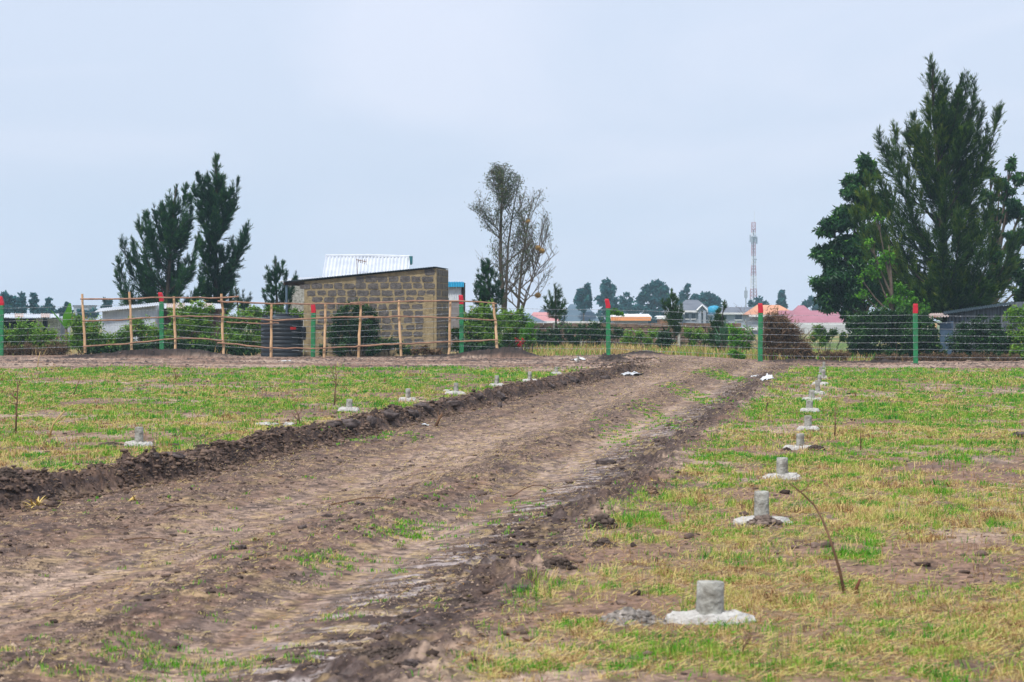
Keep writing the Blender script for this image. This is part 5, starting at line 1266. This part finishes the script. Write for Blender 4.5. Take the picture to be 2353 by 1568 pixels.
far(1700, 520, [(x, 728 + 2 * math.sin(x), 9) for x in range(1210, 1960, 17)], 'long low belt of far greenery behind the distant houses', 9000, cat='tree belt', name='distant_tree_belt', trunk=False, stemname='stems')
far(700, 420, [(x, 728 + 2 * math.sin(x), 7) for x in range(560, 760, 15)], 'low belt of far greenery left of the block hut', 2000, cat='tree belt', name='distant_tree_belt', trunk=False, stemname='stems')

# ------------------------------------------------------------------ radio mast
Zm = 900; k = Zm / FPX; X0 = (1731.5 - CX) * k; zg = g1(X0, Zm)
mast = empty('radio_mast', (X0, Zm, zg), 'tall red and white lattice radio mast rising above the far houses', 'radio mast')
Mr = mat('mast_red', (.35, .08, .10), .6); Mw = mat('mast_white', (.72, .72, .74), .6)
zt = EYE - (512 - HY) * k - zg; wt, wb = 4.2 * k, 9.5 * k
def mw(z): q = z / zt; return (wb + (wt - wb) * min(1, q / .62)) if q < .62 else wt
N = 30
secs = {}
for i in range(N):
    z0, z1 = zt * i / N, zt * (i + 1) / N; c = int(i / N * 9) % 2
    m = secs.setdefault(int(i / N * 9), MB())
    C0 = [(sx * mw(z0), sy * mw(z0), z0) for sx, sy in ((-1, -1), (1, -1), (1, 1), (-1, 1))]; C1 = [(sx * mw(z1), sy * mw(z1), z1) for sx, sy in ((-1, -1), (1, -1), (1, 1), (-1, 1))]
    for a in range(4):
        b = (a + 1) % 4
        m.tube([C0[a], C1[a]], .06, 4, cap=False); m.tube([C0[a], C1[b]], .03, 3, cap=False); m.tube([C0[b], C1[a]], .06, 3, cap=False); m.tube([C1[a], C1[b]], .06, 3, cap=False)
for s_, m in secs.items(): m.build('lattice_section', Mr if s_ % 2 == 0 else Mw, mast)
m = MB(); m.tube([(0, 0, 0), (0, 0, zt * .93)], .22, 5); m.build('cable_ladder', M_roofg, mast)
m = MB(); m.tube([(0.3, 0, zt), (.3, 0, zt + 4)], .06, 4); m.build('lightning_rod', Mw, mast)
for a in range(6):
    t_ = a * math.pi / 3; r_ = 1.9 * wt / .64 * .64; zc = zt - 6.2
    m = MB(); m.box((math.cos(t_) * wt * 1.8, math.sin(t_) * wt * 1.8, zc + (a % 2) * .6), (.4, .4, 2.6)); m.tube([(math.cos(t_) * wt, math.sin(t_) * wt, zc), (math.cos(t_) * wt * 1.8, math.sin(t_) * wt * 1.8, zc)], .06, 4); m.build('antenna_panel', M_wallg, mast)
m = MB(); m.lathe([(.1, -.3), (.75, -.1), (.75, .1), (.3, .3)], 14, (0, -1.0, zt - 5)); m.build('dish', M_wallg, mast); m = MB(); m.lathe([(.1, -.3), (.6, -.1), (.6, .1), (.3, .3)], 12, (.5, -1.0, zt - 13)); m.build('dish', M_wallg, mast)
for px, yt, lb in ((1714, 660, 'thin grey pole with antennas standing left of the radio mast'), (1692, 704, 'short thin pole above the long grey far building')):
    Zp = 420; X0 = (px - CX) * Zp / FPX; zg = g1(X0, Zp); h = EYE - (yt - HY) * Zp / FPX - zg
    m = MB(); m.tube([(0, 0, -.2), (0, 0, h)], .1, 5); m.box((0, 0, h - 1.2), (.5, .3, 1.2)); o = m.build('antenna_pole', M_wallg); o.location = (X0, Zp, zg); tag(o, lb, 'pole', 'thin poles near the radio mast')

# ------------------------------------------------------------------ survey beacons
def pillar_mesh(seed, r=.05, h=.16):
    random.seed(seed); m = MB()
    m.lathe([(r * 1.03, -.02), (r, .01), (r * .985, h * .5), (r * .97, h * .96), (r * .9, h), (r * .4, h + .002)], 22, jit=.035); return m
def slab_mesh(seed, r=.17, h=.05):
    random.seed(seed); m = MB(); m.lathe([(r * 1.0, -.03), (r * 1.02, h * .15), (r * .97, h * .6), (r * .86, h * .95), (r * .78, h), (r * .3, h + .002)], 20, jit=.22, sx=1.0); return m
def beacon(px, ytop, ybot, wpil, wslab, label, group, seed, dx=0, slabdx=0, flat=False):
    X, Z, gz = Gf(px, ybot) if flat else G(px, ybot); k = Z / FPX; ry = wslab * k / 2 * .55; Z += ry; X = (px - CX) / FPX * Z; gz = gfull1(X, Z)
    t = empty('survey_beacon', (X, Z, gz - .004), label, 'beacon', group)
    hs = .044 if wslab > 150 else (.042 if Z < 30 else .05)
    zt_ = EYE - (ytop - HY) * Z / FPX - gz
    m = pillar_mesh(seed, wpil * k / 2, zt_ - hs * .8)
    for i, v in enumerate(m.v): m.v[i] = (v[0], v[1], v[2] + hs * .8)
    p_ = m.build('pillar', M_conc, t, smooth=True); p_.rotation_euler = (random.uniform(-.04, .04), random.uniform(-.045, .045), random.random() * 3)
    if wslab:
        m = slab_mesh(seed + 50, wslab * k / 2, hs)
        for i, v in enumerate(m.v): m.v[i] = (v[0] + slabdx * k, v[1] * .55, v[2] + (v[2] > 0) * random.uniform(-.004, .004))
        m.build('base', M_concw, t, bevel=.006)
    return X, Z, gz
GR = 'survey beacons along the right side of the road'; GL = 'survey beacons along the left side of the road'
names = ['nearest and biggest beacon, stained concrete on a thick white base at the lower right', 'second nearest right-hand beacon with dark soil heaped over its white base', 'third right-hand beacon with rough top on a cracked white base, beyond the leaning dry stalk', 'fourth right-hand beacon with a dark soil heap at its right',
         'fifth right-hand beacon from the camera, tall pillar just left of a bare red stalk', 'sixth right-hand beacon from the camera with dark clods to its right', 'seventh right-hand beacon from the camera, soil crumbs at its left foot', 'eighth right-hand beacon, partly hidden by the seventh',
         'ninth right-hand beacon on a wide pale base near the end of the turf', 'tenth right-hand beacon, just right of and behind the ninth', 'eleventh right-hand beacon, second farthest, at the end of the grass', 'farthest right-hand beacon, standing alone in front of the wire fence']
RB = [(1630, 1334, 1436, 65, 190), (1750, 1128, 1207, 35, 126), (1797, 1051, 1103, 27, 84), (1839, 996, 1035, 19, 71), (1857, 955, 990, 17, 54), (1860, 920, 949, 16, 48), (1865, 896, 922, 14, 46), (1879, 874, 907, 11, 34), (1883, 861, 885, 9, 40), (1892, 849, 870, 9, 18), (1886, 843, 862, 8, 14), (1893, 832, 850, 7, 12)]
for i, (b, nm) in enumerate(zip(RB, names)): beacon(*b, nm, GR, 100 + i)
lnames = ['nearest left-hand beacon, a square-looking concrete pillar in the green grass at the lower left', 'left-hand beacon just behind the big dark clods of the bank', 'left-hand beacon with a clean white base, third from the left edge', 'left-hand beacon with a broken white lump beside its base',
          'left-hand beacon on a wide thin base, fifth from the left edge', 'left-hand beacon with pale bits at its foot, sixth from the left edge', 'farthest left-hand beacon standing in the grass near the dirt track', 'tiny beacon stub behind the crumpled white sack']
LB = [(319, 981, 1027, 20, 64), (802, 917, 946, 15, 48), (937, 893, 922, 12, 38), (1048, 880, 907, 11, 50), (1141, 863, 888, 10, 40), (1217, 854, 878, 9, 36), (1278, 843, 861, 8, 26), (1328, 819, 832, 7, 10)]
for i, (b, nm) in enumerate(zip(LB, lnames)): beacon(*b, nm, GL, 200 + i, slabdx=-3 if i == 3 else 0, flat=True)

def soil_heap(px, py, wpx, hpx, label, seed, col=(.06, .045, .038), name='soil_heap', zoff=0):
    X, Z, gz = G(px, py); k = Z / FPX; r_ = wpx * k / 2; h_ = hpx * k
    N = 40; g_ = np.linspace(-1.15, 1.15, N); A, B = np.meshgrid(g_, g_); rr = np.sqrt(A ** 2 + B ** 2)
    hh = np.clip(1 - rr ** 1.7, -.15, 1) * h_ * .85 * (.8 + .4 * vnoise(A * 2 + seed, B * 2)) + (fbm(A * 6 + seed, B * 6, 3, .65) - .5) * h_ * .5
    hh = np.where(rr > 1.08, -.04, hh)
    V = np.stack([A * r_, B * r_ * .7, hh], -1).reshape(-1, 3); I = np.arange(N * N).reshape(N, N)
    F = np.stack([I[:-1, :-1], I[:-1, 1:], I[1:, 1:], I[1:, :-1]], -1).reshape(-1, 4)
    c = np.array(col) * rng.uniform(.6, 1.5, (len(V), 1))
    nb = int(160 + 2.2 * wpx); a = rng.random(nb) * 6.283; q = rng.random(nb) ** .6 * 1.12; bx, by = np.cos(a) * q, np.sin(a) * q
    bz = np.clip(1 - q ** 1.7, -.02, 1) * h_ * .9; rb = (.03 + .13 * rng.random(nb) ** 3) * max(h_, .03) * 1.6
    BV = IV[None] * (1 + rng.uniform(-.35, .35, (nb, len(IV), 1))) * rb[:, None, None] * np.array([1.25, 1.1, .8]) + np.stack([bx * r_, by * r_ * .7, bz], -1)[:, None, :]
    F = np.concatenate([np.concatenate([F[:, [0, 1, 2]], F[:, [0, 2, 3]]]), (np.arange(nb)[:, None, None] * len(IV) + IF[None]).reshape(-1, 3) + len(V)])
    c = np.concatenate([c, np.repeat(np.array(col) * rng.uniform(.5, 1.9, (nb, 1)), len(IV), 0)]); V = np.concatenate([V, BV.reshape(-1, 3)])
    o = link(name, mesh_np(name, V, F, M_soil, col=c, smooth=False)); o.location = (X, Z, gz - .01); return tag(o, label, 'soil heap')
soil_heap(1755, 1214, 100, 34, 'grainy dark soil heaped against the second nearest right-hand beacon', 3, (.13, .10, .085))
soil_heap(1450, 1428, 165, 34, 'grey gravelly soil pile on the turf left of the nearest beacon', 5, (.19, .17, .155))
soil_heap(1873, 1035, 55, 14, 'small dark soil heap right of the fourth right-hand beacon', 7)
soil_heap(1808, 1035, 26, 9, 'small dark soil lump at the left foot of the fourth right-hand beacon', 8)
soil_heap(1915, 955, 50, 9, 'low row of dark clods right of the sixth right-hand beacon', 9)
soil_heap(1862, 992, 40, 6, 'thin dark soil spill in front of the fifth right-hand beacon', 10)
soil_heap(255, 1022, 70, 8, 'thin dark soil spill left of the nearest left-hand beacon', 11)
soil_heap(15, 1092, 60, 20, 'dark soil heap on the grass at the far left edge', 12)
soil_heap(1385, 1258, 60, 26, 'dark crumbly clod heap at the right margin of the road, beside the grass', 13)
soil_heap(1385, 1215, 70, 36, 'bigger dark clod heap at the right margin of the road', 14)
soil_heap(1280, 1300, 75, 24, 'dark clods spilling from the road margin onto the bare turf', 15)
soil_heap(1497, 1135, 34, 20, 'reddish brown soil lump at the grass edge beside the road', 16, (.12, .08, .055))
soil_heap(900, 1500, 150, 20, 'broad dark mud heap at the bottom of the road', 17)
soil_heap(930, 1420, 60, 14, 'dark clod patch on the right wheel track near the bottom of the road', 18)
soil_heap(1060, 1385, 110, 14, 'rough dark soil patch between the road and the turf near the bottom', 19)

# flat concrete pieces, slabs of dark earth on the bank, sacks ------
def chunk(px, py, wpx, hpx, m_, name, label, cat, group=None, seed=0, flat=None, rz=0, tilt=0, coloured=False, dz=0):
    X, Z, gz = (Gf if name == 'concrete_piece' else G)(px, py); k = Z / FPX; random.seed(seed)
    r2 = np.random.default_rng(seed); v = IV2.copy()
    v = np.sign(v) * np.abs(v) ** .7
    v *= 1 + (r2.random((len(v), 1)) - .5) * .30
    v[:, 0] += .35 * (vnoise(v[:, 2] * 1.5 + seed * 3.1, v[:, 1] * 1.5) - .5); v[:, 2] *= .55 + .9 * vnoise(v[:, 0] * 1.6 + seed, v[:, 1] * 1.1 + 7)
    n = vnoise(v[:, 0] * 2 + seed, v[:, 1] * 2 + v[:, 2] * 2.3); v *= (.75 + .5 * n)[:, None]
    v *= np.array([wpx * k / 2, (flat or wpx * .35) * k, hpx * k / 2])
    col = np.array([.085, .068, .066]) * r2.uniform(.5, 1.6, (len(v), 1)) if coloured else None
    o = link(name, mesh_np(name, v, IF2, m_, col=col, smooth=False)); o.location = (X, Z, gz + hpx * k * .22 + dz); o.rotation_euler = (r2.uniform(-.15, .15), tilt, rz)
    return tag(o, label, cat, group)
chunk(609, 979, 58, 10, M_concw, 'concrete_piece', 'long flat white concrete piece lying in the grass by the bank', 'concrete piece', seed=1)
chunk(663, 979, 22, 11, M_concw, 'concrete_piece', 'short thick pale concrete piece lying right beside the long one', 'concrete piece', seed=2)
chunk(1025, 902, 14, 9, M_concw, 'concrete_lump', 'broken white lump beside the fourth left-hand beacon', 'concrete lump', seed=3)
CG = 'big dark earth slabs on the crest of the left bank'
for i, (px, py, wd_, h_, tl, lb) in enumerate(((402, 1046, 46, 13, .05, 'long thin black earth slab on the bank crest below the nearest left-hand beacon'), (357, 1046, 18, 12, .1, 'small black clod just left of the long thin slab on the bank'),
        (764, 975, 32, 14, -.2, 'rounded dark clod at the start of the big clods on the bank'), (802, 972, 44, 20, -.15, 'large shiny black earth slab below the second left-hand beacon'), (851, 966, 24, 24, .5, 'upright pointed dark clod between two big slabs on the bank'),
        (890, 953, 46, 20, .1, 'large domed dark earth slab on the bank, right of the pointed clod'), (945, 948, 34, 12, .2, 'dark flat clod heap on the bank below the third left-hand beacon'), (975, 935, 40, 15, .3, 'broad dark clod leaning towards the road on the bank'),
        (1040, 927, 40, 12, -.1, 'grey topped smooth earth slab on the bank below the fourth left-hand beacon'), (1100, 912, 22, 12, -.4, 'small grey tilted clod below the fifth left-hand beacon'), (1150, 908, 26, 14, .5, 'split dark earth slab standing on edge on the bank'),
        (1148, 930, 10, 16, .2, 'narrow upright grey shard on the road side of the bank'), (1265, 884, 20, 10, .6, 'tilted black slab pointing left on the far part of the bank'), (1293, 880, 18, 10, .2, 'blue-grey clod left of the farthest big slab on the bank'), (1316, 872, 34, 14, .35, 'farthest big dark slab crowning the bank'),
        (1390, 868, 22, 9, 0, 'round dark clod where the bank meets the white sheet'))):
    chunk(px, py + h_ * .45, wd_, h_ * 1.15, M_soil, 'earth_clod', lb, 'clod', CG, seed=20 + i, tilt=tl, rz=random.uniform(-.5, .5), coloured=True)
for i, (px, py, wd_, h_, lb) in enumerate(((545, 1262, 34, 12, 'dark oval lump lying on the left wheel track'), (696, 1216, 22, 11, 'small black lump on the road right of the split husk'), (753, 1189, 24, 9, 'small black lump on the road near the long stick'), (828, 1162, 22, 10, 'black clod touching the thin stick on the road'),
        (1197, 1360, 36, 22, 'large grey-topped clod on the right margin in the lower part of the road'), (1390, 1068, 44, 20, 'dark hollow clod on the right track near the small green sprouts'), (980, 1440, 26, 12, 'small dark clod near the lower end of the right track'), (1075, 1400, 20, 10, 'dark lump left of the grey gravelly pile'),
        (945, 1530, 40, 18, 'pale-topped clod at the very bottom of the road margin'), (1575, 1148, 20, 10, 'reddish dark clod on the grass beside the road margin'), (2340, 1005, 30, 16, 'dark clod on the turf at the right edge'), (1185, 1280, 22, 9, 'flat dark clod in the middle of the right track'))):
    chunk(px, py, wd_, h_, M_soil, 'soil_clod', lb, 'clod', 'single clods lying on the road and turf', seed=60 + i, coloured=True)

M_sack = mat('white_sacking', (.66, .67, .68), .7, noise=(.48, .50, .53), bump=.5, scale=12)
def sack(px, py, wpx, dpx, hpx, label, seed, tilt=0.0):
    X, Z, gz = G(px, py); k = Z / FPX; N = 26; a = np.linspace(-1, 1, N); A, B = np.meshgrid(a, a)
    h_ = (fbm(A * 2 + seed, B * 2, 3, .6) - .3) * hpx * k * 2.0 * (1 - .5 * np.clip(np.abs(A), 0, 1))
    ox = (vnoise(B * 2 + seed, A) - .5) * .4; w2 = (1 - .5 * np.abs(A) ** 3)
    gx = X + (A + ox) * wpx * k / 2; gy = Z + B * w2 * dpx + A * tilt
    gg = ground_full(gx, gy)[0] + np.maximum(h_, .006)
    V = np.stack([gx - X, gy - Z, gg - gz], -1).reshape(-1, 3); V = np.concatenate([V, V - np.array([0, 0, .004])]); I = np.arange(N * N).reshape(N, N)
    F = np.stack([I[:-1, :-1], I[:-1, 1:], I[1:, 1:], I[1:, :-1]], -1).reshape(-1, 4)
    o = link('plastic_sack', mesh_np('sack', V, np.concatenate([F, F[:, ::-1] + N * N]), M_sack)); o.location = (X, Z, gz); tag(o, label, 'sack', 'discarded white sacks')
sack(1453, 862, 52, .45, 9, 'crumpled white sack lying across the head of the bank where the road bends away', 1, .8)
sack(1328, 829, 32, .25, 7, 'small crumpled white sack on the dirt track in front of the fence', 4)
sack(1735, 865, 20, .2, 4, 'small white scrap lying left of the wider one at the right road edge', 6)
sack(1762, 866, 30, .25, 6, 'wider white sack scrap at the right road edge near the beacons', 8)
sack(980, 978, 20, .06, 3, 'tiny white plastic scrap at the foot of the bank', 10)
sack(655, 829, 26, .2, 3, 'pale blue-white plastic scrap in front of the black tank', 12)

# dry stalks, twigs, husks -----------------------------------------
def stalk(name, label, cat, P, r0, r1, Z=None, twigs=0, m_=None, seed=0, group=None, tl=.1):
    """P: photo points from the foot upwards"""
    random.seed(seed); X, Zz, gz = G(*P[0]); Z = Z or Zz
    m = MB(); pts = [Vector(((p[0] - CX) / FPX * Z - X, random.uniform(-.01, .01) * i, EYE - (p[1] - HY) / FPX * Z - gz)) for i, p in enumerate(P)]
    pts[0].z = -.02; n = len(pts)
    m.tube(pts, [r0 + (r1 - r0) * i / (n - 1) for i in range(n)], 6)
    L = sum((pts[i + 1] - pts[i]).length for i in range(n - 1))
    for i in range(twigs):
        j = random.randint(max(1, n // 2 - 1), n - 1); b = pts[j - 1].lerp(pts[j], random.random())
        d = Vector((random.gauss(0, .7), random.gauss(0, .6), random.uniform(.2, 1))).normalized() * L * tl * random.uniform(.5, 1.3)
        e = b + d; m.tube([b, b.lerp(e, .5) + Vector((0, 0, -.01)), e], [r1 * .9, r1 * .7, r1 * .4], 4)
        for _ in range(2): m.tube([b.lerp(e, .6), b.lerp(e, .6) + Vector((random.gauss(0, .4), random.gauss(0, .4), random.uniform(0, .6))) * L * tl * .5], r1 * .4, 3)
    o = m.build(name, m_ or M_twig, smooth=True); o.location = (X, Z, gz); return tag(o, label, cat, group)
stalk('dry_stalk', 'long leaning dry stalk rising from the turf to the right of the second nearest beacon', 'stalk', [(1942, 1366), (1930, 1311), (1917, 1272), (1903, 1230), (1890, 1192), (1873, 1163), (1848, 1138), (1811, 1108)], .0075, .003, twigs=2, seed=2, tl=.12)
stalk('stump', 'short reddish broken stump beside the foot of the long leaning stalk', 'stump', [(1968, 1366), (1969, 1348), (1976, 1332)], .010, .006, twigs=0, m_=mat('red_brown_wood', (.16, .06, .03), .8), seed=3)
stalk('dry_weed', 'tall dry weed with branching seed head standing at the left edge of the field', 'weed', [(36, 998), (38, 950), (40, 910), (41, 878)], .011, .006, twigs=9, seed=4, tl=.22)
stalk('dry_weed', 'feathery dry weed with many fine branches in front of the black tank', 'weed', [(768, 932), (770, 900), (773, 870), (770, 838)], .009, .005, twigs=14, seed=5, tl=.3)
stalk('dry_weed', 'bare forked twig plant growing at the bank next to the flat concrete pieces', 'weed', [(690, 978), (686, 955), (672, 928)], .010, .004, twigs=7, seed=6, tl=.4)
stalk('dry_weed', 'straight reddish stalk right of the fifth right-hand beacon', 'weed', [(1918, 1004), (1919, 970), (1919, 935)], .008, .005, twigs=4, seed=7, tl=.12)
stalk('dry_weed', 'short red stalk standing alone in the right-hand turf', 'weed', [(1978, 1035), (1978, 1010), (1977, 995)], .007, .004, twigs=2, seed=8)
stalk('dry_weed', 'thin reddish twig leaning in the left-hand turf near a red scrap', 'weed', [(168, 908), (176, 890), (184, 870)], .010, .006, twigs=1, seed=9)
stalk('dry_weed', 'bent yellow stalk leaning among the grass left of the nearest left-hand beacon', 'weed', [(112, 1005), (122, 975), (148, 945)], .012, .008, twigs=1, seed=10, m_=mat('yellow_stalk', (.45, .32, .14), .8))
stalk('dry_weed', 'thin dry stalk in front of the leftmost fence span', 'weed', [(86, 848), (88, 830), (92, 808)], .012, .007, twigs=2, seed=11, m_=mat('yellow_stalk', (.45, .32, .14), .8))
stalk('dry_weed', 'dry weed clump at the far side of the left-hand turf', 'weed', [(405, 875), (403, 860), (398, 848)], .008, .005, twigs=5, seed=12, tl=.4)
stalk('dry_weed', 'short dark weed on the grass beside the dirt track', 'weed', [(1765, 950), (1760, 938), (1766, 925)], .010, .005, twigs=4, seed=13, tl=.3)
stalk('dry_weed', 'brown brushy weed near the bottom of the right-hand turf', 'weed', [(1700, 1510), (1708, 1490), (1726, 1455)], .004, .002, twigs=9, seed=14, tl=.5)
stalk('stick', 'crooked stick lodged in the bank beside a white scrap', 'stick', [(1000, 980), (1008, 965), (1016, 950)], .02, .010, twigs=3, seed=15, tl=.5)
def lying(px, py, dxpx, dz_, r, label, seed, name='stick', m_=None, arch=.02, cat='stick'):
    X, Z, _ = G(px, py); random.seed(seed); k = Z / FPX; n = 9; pts = []
    gz = gfull1(X, Z)
    for i in range(n):
        u = i / (n - 1); x = X + dxpx * k * u; y = Z + dz_ * u + random.gauss(0, .01)
        pts.append((x - X, y - Z, gfull1(x, y) - gz + r + arch * math.sin(math.pi * u)))
    m = MB(); m.tube(pts, [r * (1 - .5 * i / n) for i in range(n)], 6); o = m.build(name, m_ or M_twig, smooth=True); o.location = (X, Z, gz); tag(o, label, cat, 'sticks lying on the road')
lying(760, 1162, 145, .15, .006, 'long thin stick lying across the middle of the road', 1)
lying(1178, 1142, 95, .4, .005, 'arched thin stick on the road left of the hollow clod', 2, arch=.06)
lying(942, 1128, 14, .9, .005, 'short curved twig on the middle of the road', 3)
lying(355, 1185, 50, .7, .005, 'thin twig pointing away up the left side of the road', 4)
lying(285, 1243, 110, .1, .004, 'fine forked twig on the lower left of the road', 5)
M_husk = mat('yellow_husk', (.62, .47, .16), .75, noise=(.45, .32, .10), scale=20)
def husk(px, py, n, L, label, seed, wd_=.012, name='corn_husk'):
    X, Z, gz = G(px, py); random.seed(seed); V = []; F = []
    for i in range(n):
        a = random.uniform(0, 6.28); el = random.uniform(.1, 1.2); l_ = L * random.uniform(.5, 1.2); s_ = Vector((-math.sin(a), math.cos(a), 0)) * wd_
        b = Vector((random.gauss(0, L * .25), random.gauss(0, L * .15), .005)); p = b; d = Vector((math.cos(a) * math.cos(el), math.sin(a) * math.cos(el), math.sin(el)))
        k = len(V)
        for j in range(5):
            V += [p - s_ * (1 - j * .2), p + s_ * (1 - j * .2)]; p = p + d * l_ / 4; d = (d + Vector((0, 0, -.22))).normalized(); p.z = max(p.z, .004)
        F += [(k + 2 * j, k + 2 * j + 1, k + 2 * j + 3, k + 2 * j + 2) for j in range(4)]
    o = link(name, mesh_np(name, np.array([v[:] for v in V]), np.array(F), M_husk)); o.location = (X, Z, gz); tag(o, label, 'husk')
husk(84, 1168, 26, .10, 'frayed bundle of bright yellow corn husk at the foot of the left bank', 1)
husk(592, 1245, 6, .05, 'split yellowish husk standing on the left wheel track', 2)
husk(308, 1152, 7, .06, 'curled tan husk on the road below the left bank', 3)
husk(225, 1408, 8, .02, 'small bright yellow scrap in the lower left of the road', 4, .006)
husk(1493, 1108, 6, .05, 'pale husk caught on the grass edge right of the road', 5)

# ------------------------------------------------------------------ haze: one box round everything, sky outside
hm = bpy.data.materials.new('haze'); hm.use_nodes = True; t = hm.node_tree; t.nodes.clear()
ho = t.nodes.new('ShaderNodeOutputMaterial'); pv = t.nodes.new('ShaderNodeVolumePrincipled')
pv.inputs['Color'].default_value = (.60, .85, 1.0, 1); pv.inputs['Density'].default_value = .00045; pv.inputs['Anisotropy'].default_value = .0
t.links.new(pv.outputs[0], ho.inputs['Volume'])
m = MB(); m.box((0, 0, 21), (2240, 2240, 48)); hz_ = m.build('haze', hm); tag(hz_, 'thin blue-grey haze over the fields and far houses', 'haze', kind='stuff')

for o in S.objects:
    if o.parent is None and o.get('label') and not o.get('kind'): o['kind'] = 'thing'
